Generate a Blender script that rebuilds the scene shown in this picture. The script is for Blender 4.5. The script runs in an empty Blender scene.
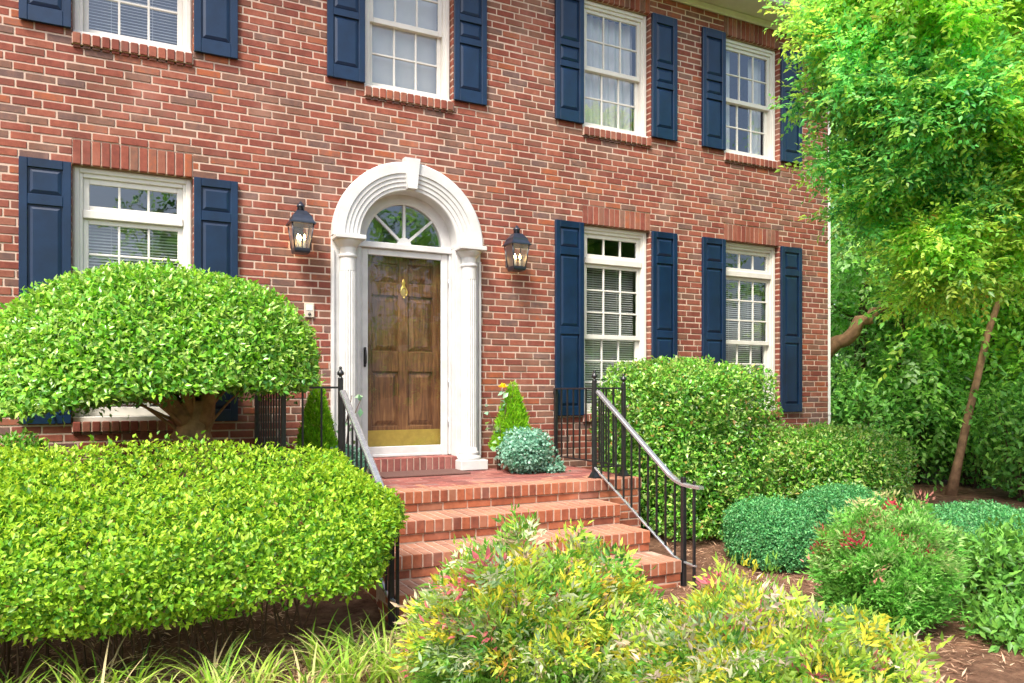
import bpy, math, random
import numpy as np

# ------------------------------------------------------------------ camera, light, exposure
S = bpy.context.scene
COL = S.collection
R = math.radians
rng = np.random.default_rng(7)
random.seed(7)

F_PX, VPX, HY, DIST, CZ = 770.0, 2020.0, 392.0, 7.1, 1.5
TH = math.atan(F_PX / (VPX - 512))
CT, ST = math.cos(TH), math.sin(TH)
cam_d = bpy.data.cameras.new('camera')
cam = bpy.data.objects.new('camera', cam_d)
COL.objects.link(cam)
cam.location = (0, -DIST, CZ)
cam.rotation_euler = (R(90), 0, -TH)
cam_d.sensor_width = 36
cam_d.lens = F_PX / 1024 * 36
cam_d.shift_y = (HY - 341.5) / 1024
cam_d.clip_start = 0.05
cam_d.clip_end = 2000
S.camera = cam

SUN_EL, SUN_AZ = 55.0, 230.0            # azimuth clockwise from +Y
w = bpy.data.worlds.new('World')
S.world = w
w.use_nodes = True
wn = w.node_tree
wn.nodes.clear()
wo = wn.nodes.new('ShaderNodeOutputWorld')
wb = wn.nodes.new('ShaderNodeBackground')
sky = wn.nodes.new('ShaderNodeTexSky')
sky.sky_type = 'NISHITA'
sky.sun_disc = False
sky.sun_elevation = R(SUN_EL)
sky.sun_rotation = R(SUN_AZ)
sky.air_density = 1.0
sky.dust_density = 4.0
sky.ozone_density = 1.0
wb.inputs[1].default_value = 0.15
wn.links.new(sky.outputs[0], wb.inputs[0])
wn.links.new(wb.outputs[0], wo.inputs[0])
sl = bpy.data.lights.new('sun', 'SUN')
sl.energy = 2.5
sl.angle = R(14)
sl.color = (1.0, 0.95, 0.86)
sun = bpy.data.objects.new('sun', sl)
COL.objects.link(sun)
sun.rotation_euler = (R(90 - SUN_EL), 0, R(180 - SUN_AZ))
sun.location = (0, -8, 20)
S.view_settings.view_transform = 'Standard'
S.view_settings.look = 'None'
S.view_settings.gamma = 1.0
S.view_settings.use_curve_mapping = False
S.view_settings.exposure = 1.3
S.render.engine = 'CYCLES'
S.cycles.use_denoising = True
S.cycles.max_bounces = 8
S.cycles.transparent_max_bounces = 16


def at(x, y, Z):
    """a point that stands Z metres deep in the view"""
    xc = (x - 512) / F_PX * Z
    return (xc * CT + Z * ST, -xc * ST + Z * CT - DIST, CZ - (y - HY) / F_PX * Z)


def gz(x, y):
    """height of the ground"""
    x = np.asarray(x, float); y = np.asarray(y, float)
    t = np.clip((y + 3.6) / 3.2, 0, 1)
    far = np.clip((x - 8.5) / 14, 0, 1)
    return .17 * t * t * (3 - 2 * t) - .35 * far + .012 * np.sin(x * 3.1) * np.cos(y * 2.7)


# ------------------------------------------------------------------ materials
def mat(name):
    m = bpy.data.materials.new(name)
    m.use_nodes = True
    nt = m.node_tree
    b = nt.nodes['Principled BSDF']
    return m, nt, b


def N(nt, t, **k):
    n = nt.nodes.new(t)
    for a, v in k.items():
        setattr(n, a, v)
    return n


def ramp(nt, stops, interp='LINEAR'):
    r = nt.nodes.new('ShaderNodeValToRGB')
    cr = r.color_ramp
    cr.interpolation = interp
    while len(cr.elements) < len(stops):
        cr.elements.new(.5)
    for e, (p, c) in zip(cr.elements, stops):
        e.position = p
        e.color = (*c, 1)
    return r


def noise(nt, scale, detail=4, rough=.6, coord='Object'):
    tc = nt.nodes.new('ShaderNodeTexCoord')
    n = nt.nodes.new('ShaderNodeTexNoise')
    n.inputs['Scale'].default_value = scale
    n.inputs['Detail'].default_value = detail
    n.inputs['Roughness'].default_value = rough
    nt.links.new(tc.outputs[coord], n.inputs['Vector'])
    return n


def paint(name, col, rough=.45, var=.08, bump=.15, scale=9, spec=.5, metal=0.):
    m, nt, b = mat(name)
    n = noise(nt, scale)
    c0 = tuple(max(0, c * (1 - var)) for c in col)
    c1 = tuple(c * (1 + var) for c in col)
    r = ramp(nt, [(.3, c0), (.7, c1)])
    nt.links.new(n.outputs[0], r.inputs[0])
    nt.links.new(r.outputs[0], b.inputs['Base Color'])
    b.inputs['Roughness'].default_value = rough
    b.inputs['Specular IOR Level'].default_value = spec
    b.inputs['Metallic'].default_value = metal
    if bump:
        n2 = noise(nt, 70, 3)
        bp = N(nt, 'ShaderNodeBump')
        bp.inputs['Strength'].default_value = bump
        bp.inputs['Distance'].default_value = .002
        nt.links.new(n2.outputs[0], bp.inputs['Height'])
        nt.links.new(bp.outputs[0], b.inputs['Normal'])
    return m


M = {}
M['white'] = paint('white_paint', (.56, .555, .54), .45, .10, .3, 7)
M['cream'] = paint('cream_trim_paint', (.64, .615, .56), .45, .05)
M['navy'] = paint('navy_shutter_paint', (.0030, .0175, .050), .36, .3, .25, 4, .42)
M['iron'] = paint('black_iron', (.012, .012, .014), .33, .3, .5, 20, .6)
M['rail_cap'] = paint('glint_grey_enamel', (.55, .56, .58), .22, .15, .2, 30, .9, .75)  # pale metallic grey on the black stair rails, standing in for sun glint
M['lantern_metal'] = paint('lantern_metal', (.012, .017, .03), .3, .3, .3, 20, .7)
M['brass'] = paint('brass', (.62, .42, .09), .38, .12, .1, 15, .5, .55)
M['gutter'] = paint('white_gutter_enamel', (.8, .79, .76), .35, .03)
M['shingle'] = paint('grey_roof_shingle', (.09, .085, .08), .9, .35, .8, 12)
M['inside'] = paint('dim_room_plaster', (.22, .20, .17), .9, .05, 0)
M['blind'] = paint('vinyl_blind', (.72, .70, .66), .5, .03, 0)
M['curtain'] = paint('pale_curtain', (.66, .64, .62), .9, .05, .2)
M['plate'] = paint('beige_plate', (.55, .48, .38), .4, .05)
M['button'] = paint('dark_button', (.05, .04, .035), .4, .05)
M['mat'] = paint('coir_doormat', (.11, .05, .04), .95, .3, 1., 60)
M['pot'] = paint('terracotta', (.30, .12, .07), .8, .15, .5)
M['hinge'] = paint('steel', (.5, .5, .5), .35, .05, 0, 9, .5, 1.)


def brick_mat(name, stops, rough=.88, top_light=0.):
    m, nt, b = mat(name)
    a = N(nt, 'ShaderNodeAttribute', attribute_name='tone')
    r = ramp(nt, stops)
    n = noise(nt, 17, 7, .75)
    n2 = noise(nt, 2.2, 3, .6)
    ad = N(nt, 'ShaderNodeMath', operation='MULTIPLY_ADD')
    ad.inputs[1].default_value = .40
    sb = N(nt, 'ShaderNodeMath', operation='SUBTRACT')
    sb.inputs[1].default_value = .20
    nt.links.new(n.outputs[0], ad.inputs[0])
    nt.links.new(a.outputs['Fac'], ad.inputs[2])
    nt.links.new(ad.outputs[0], sb.inputs[0])
    nt.links.new(sb.outputs[0], r.inputs[0])
    mx = N(nt, 'ShaderNodeMix', data_type='RGBA', blend_type='MULTIPLY')
    mx.inputs[0].default_value = .5
    rr = ramp(nt, [(.28, (.50, .48, .48)), (.72, (1.38, 1.36, 1.32))])
    nt.links.new(n.outputs[0], rr.inputs[0])
    nt.links.new(r.outputs[0], mx.inputs[6])
    nt.links.new(rr.outputs[0], mx.inputs[7])
    # pale lime bloom in soft patches
    mx2 = N(nt, 'ShaderNodeMix', data_type='RGBA', blend_type='MIX')
    rb = ramp(nt, [(.52, (0, 0, 0)), (.8, (.22, .22, .22))])
    nt.links.new(n2.outputs[0], rb.inputs[0])
    nt.links.new(rb.outputs[0], mx2.inputs[0])
    nt.links.new(mx.outputs[2], mx2.inputs[6])
    mx2.inputs[7].default_value = (.55, .36, .29, 1)
    # rain streaks and grime: long soft stains running down
    tcs = N(nt, 'ShaderNodeTexCoord'); mps = N(nt, 'ShaderNodeMapping'); mps.inputs['Scale'].default_value = (2.6, 2.6, .4)
    ns = N(nt, 'ShaderNodeTexNoise'); ns.inputs['Scale'].default_value = 1.6; ns.inputs['Detail'].default_value = 5
    nt.links.new(tcs.outputs['Object'], mps.inputs[0]); nt.links.new(mps.outputs[0], ns.inputs['Vector'])
    rs_ = ramp(nt, [(.34, (.74, .71, .68)), (.56, (1.04, 1.03, 1.02))]); nt.links.new(ns.outputs[0], rs_.inputs[0])
    ml = N(nt, 'ShaderNodeMix', data_type='RGBA', blend_type='MULTIPLY'); ml.inputs[0].default_value = .8
    nt.links.new(mx2.outputs[2], ml.inputs[6]); nt.links.new(rs_.outputs[0], ml.inputs[7])
    mx2 = ml
    last = mx2
    if top_light:                                   # upward faces mixed paler: sun and sky light put into the colour
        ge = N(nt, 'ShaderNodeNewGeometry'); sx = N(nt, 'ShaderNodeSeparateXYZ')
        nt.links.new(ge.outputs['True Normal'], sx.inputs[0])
        mr = N(nt, 'ShaderNodeMapRange'); mr.inputs[1].default_value = .5; mr.inputs[2].default_value = .95; mr.inputs[4].default_value = top_light
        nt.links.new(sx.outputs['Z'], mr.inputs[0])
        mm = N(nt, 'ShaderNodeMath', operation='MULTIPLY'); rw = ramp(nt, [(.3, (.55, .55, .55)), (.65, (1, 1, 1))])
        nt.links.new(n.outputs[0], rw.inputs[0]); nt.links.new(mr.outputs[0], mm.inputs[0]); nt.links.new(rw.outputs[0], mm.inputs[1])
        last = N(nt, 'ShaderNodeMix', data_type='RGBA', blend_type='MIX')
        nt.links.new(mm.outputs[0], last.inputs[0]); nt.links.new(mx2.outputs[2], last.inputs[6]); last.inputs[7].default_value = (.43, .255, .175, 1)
    nt.links.new(last.outputs[2], b.inputs['Base Color'])
    b.inputs['Roughness'].default_value = rough
    b.inputs['Specular IOR Level'].default_value = .25
    bp = N(nt, 'ShaderNodeBump')
    bp.inputs['Strength'].default_value = .6
    bp.inputs['Distance'].default_value = .004
    nt.links.new(n.outputs[0], bp.inputs['Height'])
    nt.links.new(bp.outputs[0], b.inputs['Normal'])
    return m


M['brick'] = brick_mat('red_brick', [
    (0, (.15, .090, .080)), (.08, (.180, .096, .072)), (.18, (.210, .098, .066)), (.27, (.185, .060, .043)),
    (.42, (.205, .058, .041)), (.60, (.245, .072, .048)), (.78, (.275, .088, .056)), (.92, (.255, .104, .070)), (1, (.31, .092, .042))])
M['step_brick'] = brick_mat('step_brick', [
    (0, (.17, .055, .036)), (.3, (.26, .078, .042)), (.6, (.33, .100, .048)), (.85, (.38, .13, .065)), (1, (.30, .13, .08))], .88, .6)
M['step_mortar'] = paint('step_mortar', (.42, .29, .22), .95, .2, .9, 25, .2)
M['paver'] = brick_mat('porch_paver_brick', [
    (0, (.16, .06, .055)), (.3, (.22, .075, .065)), (.6, (.27, .09, .075)), (.85, (.30, .12, .10)), (1, (.22, .12, .11))], .7)
M['sill_brick'] = M['step_brick']
M['mortar'] = paint('mortar', (.51, .38, .30), .95, .12, .9, 25, .2)


def wood_mat():
    m, nt, b = mat('stained_door_wood')
    tc = N(nt, 'ShaderNodeTexCoord')
    mp = N(nt, 'ShaderNodeMapping')
    mp.inputs['Scale'].default_value = (22, 22, 1.6)
    n = N(nt, 'ShaderNodeTexNoise')
    n.inputs['Scale'].default_value = 2.2
    n.inputs['Detail'].default_value = 6
    n.inputs['Distortion'].default_value = .8
    n2 = noise(nt, 3.0, 4)
    nt.links.new(tc.outputs['Object'], mp.inputs[0])
    nt.links.new(mp.outputs[0], n.inputs['Vector'])
    mxf = N(nt, 'ShaderNodeMath', operation='MULTIPLY_ADD')
    mxf.inputs[1].default_value = .6
    sc = N(nt, 'ShaderNodeMath', operation='MULTIPLY')
    sc.inputs[1].default_value = .4
    nt.links.new(n2.outputs[0], sc.inputs[0])
    nt.links.new(n.outputs[0], mxf.inputs[0])
    nt.links.new(sc.outputs[0], mxf.inputs[2])
    r = ramp(nt, [(.30, (.05, .018, .007)), (.46, (.14, .052, .018)), (.60, (.25, .105, .036)), (.75, (.42, .22, .09))])
    nt.links.new(mxf.outputs[0], r.inputs[0])
    nt.links.new(r.outputs[0], b.inputs['Base Color'])
    b.inputs['Roughness'].default_value = .42
    return m


M['wood'] = wood_mat()


def glass_mat(name, base=.10, gain=1.0, rough=.01, tint=(.86, .9, .9)):
    m, nt, b = mat(name)
    nt.nodes.remove(b)
    out = nt.nodes['Material Output']
    tr = N(nt, 'ShaderNodeBsdfTransparent')
    tr.inputs[0].default_value = (*tint, 1)
    gl = N(nt, 'ShaderNodeBsdfGlossy')
    gl.inputs['Roughness'].default_value = rough
    gl.inputs[0].default_value = (.95, .97, 1, 1)
    lw = N(nt, 'ShaderNodeLayerWeight')
    lw.inputs[0].default_value = .5
    fr = N(nt, 'ShaderNodeMath', operation='POWER')
    fr.inputs[1].default_value = 3.5
    nt.links.new(lw.outputs['Facing'], fr.inputs[0])
    ad = N(nt, 'ShaderNodeMath', operation='MULTIPLY_ADD', use_clamp=True)
    ad.inputs[1].default_value = gain
    ad.inputs[2].default_value = base
    # slightly wavy panes
    n = noise(nt, 5, 2)
    bp = N(nt, 'ShaderNodeBump')
    bp.inputs['Strength'].default_value = .05
    bp.inputs['Distance'].default_value = .02
    nt.links.new(n.outputs[0], bp.inputs['Height'])
    nt.links.new(bp.outputs[0], gl.inputs['Normal'])
    mx = N(nt, 'ShaderNodeMixShader')
    nt.links.new(fr.outputs[0], ad.inputs[0])
    nt.links.new(ad.outputs[0], mx.inputs[0])
    nt.links.new(tr.outputs[0], mx.inputs[1])
    nt.links.new(gl.outputs[0], mx.inputs[2])
    nt.links.new(mx.outputs[0], out.inputs[0])
    return m


M['glass'] = glass_mat('window_glass', .13)
M['storm_glass'] = glass_mat('storm_door_glass', .055, .8)
M['lantern_glass'] = glass_mat('lantern_glass', .22, .6, .35)


def emit(name, col, s):
    m, nt, b = mat(name)
    b.inputs['Base Color'].default_value = (*col, 1)
    b.inputs['Emission Color'].default_value = (*col, 1)
    b.inputs['Emission Strength'].default_value = s
    return m


M['bulb'] = emit('lit_bulb', (1, .58, .22), 22)
M['candle'] = paint('candle_sleeve', (.8, .72, .55), .5, .03, 0)


def leaf_mat(name, rough=.38, trans=.32, spec=.5):
    m, nt, b = mat(name)
    out = nt.nodes['Material Output']
    a = N(nt, 'ShaderNodeAttribute', attribute_name='Col')
    n = noise(nt, 60, 2)
    mx = N(nt, 'ShaderNodeMix', data_type='RGBA', blend_type='MULTIPLY')
    mx.inputs[0].default_value = .5
    rr = ramp(nt, [(.3, (.7, .72, .7)), (.7, (1.25, 1.2, 1.2))])
    nt.links.new(n.outputs[0], rr.inputs[0])
    nt.links.new(a.outputs['Color'], mx.inputs[6])
    nt.links.new(rr.outputs[0], mx.inputs[7])
    nt.links.new(mx.outputs[2], b.inputs['Base Color'])
    b.inputs['Roughness'].default_value = rough
    b.inputs['Specular IOR Level'].default_value = spec
    t = N(nt, 'ShaderNodeBsdfTranslucent')
    hs = N(nt, 'ShaderNodeHueSaturation')
    hs.inputs['Hue'].default_value = .485
    hs.inputs['Saturation'].default_value = 1.03
    hs.inputs['Value'].default_value = 1.5
    nt.links.new(mx.outputs[2], hs.inputs['Color'])
    nt.links.new(hs.outputs[0], t.inputs[0])
    ms = N(nt, 'ShaderNodeMixShader')
    ms.inputs[0].default_value = trans
    nt.links.new(b.outputs[0], ms.inputs[1])
    nt.links.new(t.outputs[0], ms.inputs[2])
    nt.links.new(ms.outputs[0], out.inputs[0])
    return m


M['leaf'] = leaf_mat('leaf', .42, .34, .35)
M['leaf_gloss'] = leaf_mat('glossy_leaf', .28, .26, .5)
M['leaf_tree'] = leaf_mat('tree_leaf', .36, .60, .45)
M['leaf_soft'] = leaf_mat('soft_leaf', .5, .40, .15)
M['bark'] = paint('bark', (.13, .09, .06), .9, .45, 1., 14, .2)
M['tan_bark'] = paint('tan_bark', (.26, .15, .085), .85, .4, 1., 12, .2)
M['twig'] = paint('twig', (.10, .06, .04), .9, .3, .3, 20, .2)


def ground_mat():
    m, nt, b = mat('bark_mulch_soil')
    n = noise(nt, 9, 8, .75)
    n2 = noise(nt, .7, 4, .6)
    r = ramp(nt, [(.30, (.06, .032, .020)), (.46, (.16, .088, .056)), (.6, (.26, .15, .096)), (.74, (.40, .26, .17))])
    nt.links.new(n.outputs[0], r.inputs[0])
    mx = N(nt, 'ShaderNodeMix', data_type='RGBA', blend_type='MULTIPLY')
    mx.inputs[0].default_value = .7
    rr = ramp(nt, [(.35, (.7, .66, .62)), (.65, (1.15, 1.05, 1))])
    nt.links.new(n2.outputs[0], rr.inputs[0])
    nt.links.new(r.outputs[0], mx.inputs[6])
    nt.links.new(rr.outputs[0], mx.inputs[7])
    nt.links.new(mx.outputs[2], b.inputs['Base Color'])
    b.inputs['Roughness'].default_value = .95
    b.inputs['Specular IOR Level'].default_value = .15
    n3 = noise(nt, 34, 6, .8)
    bp = N(nt, 'ShaderNodeBump')
    bp.inputs['Strength'].default_value = .9
    bp.inputs['Distance'].default_value = .03
    nt.links.new(n3.outputs[0], bp.inputs['Height'])
    nt.links.new(bp.outputs[0], b.inputs['Normal'])
    return m


M['ground'] = ground_mat()


# ------------------------------------------------------------------ object helpers
def link(name, me, m, parent=None, loc=None):
    o = bpy.data.objects.new(name, me)
    COL.objects.link(o)
    if m is not None and not me.materials:
        me.materials.append(m)
    if parent is not None:
        o.parent = parent
    if loc is not None:
        o.location = loc
    return o


def tag(o, label=None, cat=None, group=None, kind=None):
    if label: o['label'] = label
    if cat: o['category'] = cat
    if group: o['group'] = group
    if kind: o['kind'] = kind
    return o


def thing(name, label, cat, loc=(0, 0, 0), group=None, rz=0):
    o = bpy.data.objects.new(name, None)
    COL.objects.link(o)
    o.location = loc
    o.rotation_euler = (0, 0, rz)
    o.empty_display_size = .2
    return tag(o, label, cat, group)


def copy_tree(o, parent=None):
    c = o.copy()
    COL.objects.link(c)
    c.parent = parent
    for ch in o.children:
        copy_tree(ch, c)
    return c


class MB:
    def __init__(s):
        s.v = []; s.f = []; s.sm = []

    def add(s, vs, fs, smooth=False):
        b = len(s.v)
        s.v.extend(vs)
        for f in fs:
            s.f.append([i + b for i in f])
            s.sm.append(smooth)

    def box(s, x0, x1, y0, y1, z0, z1):
        vs = [(x, y, z) for z in (z0, z1) for y in (y0, y1) for x in (x0, x1)]
        s.add(vs, [(0, 2, 3, 1), (4, 5, 7, 6), (0, 1, 5, 4), (2, 6, 7, 3), (0, 4, 6, 2), (1, 3, 7, 5)])

    def cbox(s, x0, x1, y0, y1, z0, z1, b=.004):
        """box with chamfered edges"""
        lo = (x0, y0, z0); hi = (x1, y1, z1)
        vs = []; idx = {}
        for cx in (0, 1):
            for cy in (0, 1):
                for cz in (0, 1):
                    c = (cx, cy, cz)
                    base = [(hi if c[k] else lo)[k] for k in range(3)]
                    ins = [base[k] - b if c[k] else base[k] + b for k in range(3)]
                    for ax in range(3):
                        p = list(ins); p[ax] = base[ax]
                        idx[(c, ax)] = len(vs); vs.append(tuple(p))
        fs = []
        for ax in range(3):
            u, w_ = (ax + 1) % 3, (ax + 2) % 3
            for side in (0, 1):
                q = []
                for (a, d) in ((0, 0), (1, 0), (1, 1), (0, 1)):
                    c = [0, 0, 0]; c[ax] = side; c[u] = a; c[w_] = d
                    q.append(idx[(tuple(c), ax)])
                fs.append(q if side else q[::-1])
        for ax in range(3):                       # edges along ax
            u, w_ = (ax + 1) % 3, (ax + 2) % 3
            for a in (0, 1):
                for d in (0, 1):
                    c0 = [0, 0, 0]; c0[u] = a; c0[w_] = d; c1 = list(c0); c1[ax] = 1
                    c0 = tuple(c0); c1 = tuple(c1)
                    q = [idx[(c0, u)], idx[(c1, u)], idx[(c1, w_)], idx[(c0, w_)]]
                    fs.append(q if a != d else q[::-1])
        for c in [(i, j, k) for i in (0, 1) for j in (0, 1) for k in (0, 1)]:
            t = [idx[(c, 0)], idx[(c, 1)], idx[(c, 2)]]
            fs.append(t if (sum(c) % 2) else t[::-1])
        s.add(vs, fs)

    def tube(s, pts, rad, n=8, cap=True, smooth=True):
        pts = [np.array(p, float) for p in pts]
        if not hasattr(rad, '__len__'): rad = [rad] * len(pts)
        vs = []; up = None
        for i, p in enumerate(pts):
            d = pts[min(i + 1, len(pts) - 1)] - pts[max(i - 1, 0)]
            d = d / (np.linalg.norm(d) + 1e-9)
            if up is None:
                up = np.cross(d, (0, 0, 1) if abs(d[2]) < .9 else (1, 0, 0))
            up = up - d * np.dot(up, d)
            up /= np.linalg.norm(up) + 1e-9
            sd = np.cross(d, up)
            for k in range(n):
                a = 2 * math.pi * k / n
                vs.append(tuple(p + (up * math.cos(a) + sd * math.sin(a)) * rad[i]))
        fs = []
        for i in range(len(pts) - 1):
            for k in range(n):
                k2 = (k + 1) % n
                fs.append((i * n + k, i * n + k2, (i + 1) * n + k2, (i + 1) * n + k))
        s.add(vs, fs, smooth)
        if cap:
            b = len(s.v) - len(vs)
            s.f.append([b + k for k in range(n)][::-1]); s.sm.append(False)
            e = b + (len(pts) - 1) * n
            s.f.append([e + k for k in range(n)]); s.sm.append(False)

    def bar(s, pts, w, h, yw=None):
        """flat bar of section w (sideways) x h along a path in a vertical plane"""
        pts = [np.array(p, float) for p in pts]
        vs = []
        for i, p in enumerate(pts):
            d = pts[min(i + 1, len(pts) - 1)] - pts[max(i - 1, 0)]
            d /= np.linalg.norm(d)
            sd = np.cross(d, (0, 0, 1)); sd /= np.linalg.norm(sd)
            up = np.cross(sd, d)
            for (a, c) in ((-.5, -.5), (.5, -.5), (.5, .22), (.3, .5), (-.3, .5), (-.5, .22)):
                vs.append(tuple(p + sd * a * w + up * c * h))
        fs = []
        n = 6
        for i in range(len(pts) - 1):
            for k in range(n):
                k2 = (k + 1) % n
                fs.append((i * n + k, i * n + k2, (i + 1) * n + k2, (i + 1) * n + k))
        fs.append(tuple(range(n))[::-1])
        fs.append(tuple((len(pts) - 1) * n + k for k in range(n)))
        s.add(vs, fs)

    def lathe(s, c, prof, n=24, mod=None, smooth=True):
        vs = []
        for (r, z) in prof:
            for k in range(n):
                a = 2 * math.pi * k / n
                rr = r * (mod(k, r, z) if mod else 1)
                vs.append((c[0] + rr * math.cos(a), c[1] + rr * math.sin(a), c[2] + z))
        fs = []
        for i in range(len(prof) - 1):
            for k in range(n):
                k2 = (k + 1) % n
                fs.append((i * n + k, i * n + k2, (i + 1) * n + k2, (i + 1) * n + k))
        s.add(vs, fs, smooth)
        b = len(s.v) - len(vs)
        s.f.append([b + k for k in range(n)][::-1]); s.sm.append(False)
        s.f.append([b + (len(prof) - 1) * n + k for k in range(n)]); s.sm.append(False)

    def frustum(s, c, h0, h1, z0, z1):
        """square frustum: half sizes h0 at z0 and h1 at z1"""
        x, y = c
        vs = [(x + i * h0, y + j * h0, z0) for i, j in ((-1, -1), (1, -1), (1, 1), (-1, 1))]
        vs += [(x + i * h1, y + j * h1, z1) for i, j in ((-1, -1), (1, -1), (1, 1), (-1, 1))]
        s.add(vs, [(3, 2, 1, 0), (4, 5, 6, 7)] + [(i, (i + 1) % 4, 4 + (i + 1) % 4, 4 + i) for i in range(4)])

    def sector(s, cx, cz, prof, a0=0., a1=math.pi, n=48):
        """sweeps a closed (r, y) profile round the axis through (cx, cz) along Y"""
        k = len(prof); vs = []
        for i in range(n + 1):
            a = a0 + (a1 - a0) * i / n
            for (r, y) in prof:
                vs.append((cx + r * math.cos(a), y, cz + r * math.sin(a)))
        fs = []
        for i in range(n):
            for j in range(k):
                j2 = (j + 1) % k
                fs.append((i * k + j, (i + 1) * k + j, (i + 1) * k + j2, i * k + j2))
        fs.append(tuple(range(k)))
        fs.append(tuple(n * k + j for j in range(k))[::-1])
        s.add(vs, fs)

    def mesh(s, name):
        me = bpy.data.meshes.new(name)
        me.from_pydata(s.v, [], s.f)
        me.polygons.foreach_set('use_smooth', s.sm)
        me.update()
        return me

    def build(s, name, m, parent=None, loc=None):
        return link(name, s.mesh(name), m, parent, loc)


# bricks: chamfered blocks, each with its own tone
def pane_quad(mb, x0, x1, y, z0, z1):
    mb.add([(x0, y, z0), (x1, y, z0), (x1, y, z1), (x0, y, z1)], [(0, 1, 2, 3)])


class Bricks:
    def __init__(s):
        s.mb = MB(); s.t = []

    def block(s, x0, x1, y0, y1, z0, z1, tone, b=.004):
        n0 = len(s.mb.f)
        j = lambda: random.uniform(-.0012, .0012)
        s.mb.cbox(x0 + j(), x1 + j(), y0 + j() * 1.5, y1, z0 + j(), z1 + j(), b)
        s.t += [tone] * (len(s.mb.f) - n0)

    def build(s, name, m, parent):
        me = s.mb.mesh(name)
        at_ = me.attributes.new('tone', 'FLOAT', 'FACE')
        at_.data.foreach_set('value', np.array(s.t, np.float32))
        return link(name, me, m, parent)


def tone():
    return random.random()


# leaves ------------------------------------------------------------
def unit(a):
    return a / (np.linalg.norm(a, axis=-1, keepdims=True) + 1e-9)


def rnd(n):
    return unit(rng.normal(size=(n, 3)))


def pal(n, colors, jit=.16):
    """per-leaf colours: list of (weight, rgb)"""
    wts = np.array([c[0] for c in colors], float); wts /= wts.sum()
    cs = np.array([c[1] for c in colors])
    i = rng.choice(len(cs), n, p=wts); j = rng.choice(len(cs), n, p=wts)
    t = rng.random((n, 1)) * .45
    c = (cs[i] * (1 - t) + cs[j] * t) * 1.25
    return np.clip(c * (1 + rng.normal(0, jit, (n, 1))), .004, .9)


def leaves(name, P, D, U, L, Wd, C, m, parent=None, fold=.22, droop=.12, wide=.42):
    n = len(P)
    D = unit(D)
    Sd = unit(np.cross(D, U)); U = np.cross(Sd, D)
    L = np.broadcast_to(np.asarray(L, float), (n,))[:, None]
    Wd = np.broadcast_to(np.asarray(Wd, float), (n,))[:, None]
    base = P
    lf = P + D * L * wide - Sd * Wd * .5 + U * Wd * fold
    rt = P + D * L * wide + Sd * Wd * .5 + U * Wd * fold
    tip = P + D * L - U * L * droop
    mid = P + D * L * .5
    V = np.stack([base, lf, rt, tip, mid], 1).reshape(-1, 3)
    T = np.array([[0, 2, 4], [2, 3, 4], [0, 4, 1], [4, 3, 1]])
    Fa = (np.arange(n)[:, None, None] * 5 + T[None]).reshape(-1)
    me = bpy.data.meshes.new(name)
    me.vertices.add(n * 5)
    me.vertices.foreach_set('co', V.astype(np.float32).ravel())
    me.loops.add(n * 12)
    me.loops.foreach_set('vertex_index', Fa.astype(np.int32))
    me.polygons.add(n * 4)
    me.polygons.foreach_set('loop_start', np.arange(0, n * 12, 3, dtype=np.int32))
    me.polygons.foreach_set('loop_total', np.full(n * 4, 3, np.int32))
    me.polygons.foreach_set('use_smooth', np.ones(n * 4, bool))
    me.update(calc_edges=True)
    ca = me.color_attributes.new('Col', 'FLOAT_COLOR', 'POINT')
    rgba = np.ones((n * 5, 4), np.float32)
    rgba[:, :3] = np.repeat(C, 5, 0)
    ca.data.foreach_set('color', rgba.ravel())
    return link(name, me, m, parent)


def lumpy(dirs, seed, amp, freq=2.2):
    r = np.random.default_rng(seed)
    o = np.zeros(len(dirs))
    for k in range(7):
        v = r.normal(size=3) * freq * (1 + .35 * k)
        o += np.sin(dirs @ v + r.random() * 6.28) / (1 + .45 * k)
    return 1 + amp * o / 2.2


def se_points(n, rad, pw=2.6, flat_bottom=None, depth=.2, seed=1, amp=.04, freq=2.6):
    """points and outward normals in the outer layer of a lumpy rounded body"""
    d = rnd(int(n * 1.7))
    rad = np.array(rad, float)
    # equalise density a little over elongated bodies
    k = (np.abs(d) ** pw).sum(1) ** (-1 / pw)
    base = d * k[:, None]
    p = base * rad
    area = np.linalg.norm(d / rad, axis=1)
    area = area / area.max()
    keep = rng.random(len(d)) < np.clip(area * 1.5, .12, 1)
    # superellipsoid area weighting is rough on purpose: it leaves thin and thick places
    p, base, d = p[keep], base[keep], d[keep]
    nrm = unit(np.sign(base) * np.abs(base) ** (pw - 1) / rad)
    s_ = lumpy(p / rad.mean(), seed, amp, freq)
    p = p * s_[:, None]
    t = rng.exponential(depth * .45, len(p))
    t = np.minimum(t, depth * 2)
    fine = lumpy(p, seed + 500, 1.0, 13.) - 1
    t2 = t + .022 * fine
    sp = rng.random(len(p)) < .035 * (1 + np.clip(fine * 1.5, -1, 2))      # shoots that stand out
    t2[sp] = -rng.random(sp.sum()) * .032
    p = p - nrm * t2[:, None]
    gap = rng.random(len(p)) < np.clip(1.25 - .55 * np.clip(fine, 0, 2), .3, 1)
    p, nrm, t = p[gap], nrm[gap], t[gap]
    ki = rng.random(len(p)) < .16
    p[ki] *= (rng.random((ki.sum(), 1)) ** .4) * .9
    t[ki] = .3
    if flat_bottom is not None:
        kq = p[:, 2] > flat_bottom + .04 * np.sin(p[:, 0] * 9 + seed) * np.cos(p[:, 1] * 8)
        p, nrm, t = p[kq], nrm[kq], t[kq]
    if len(p) > n:
        p, nrm, t = p[:n], nrm[:n], t[:n]
    return p, nrm, t


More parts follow.
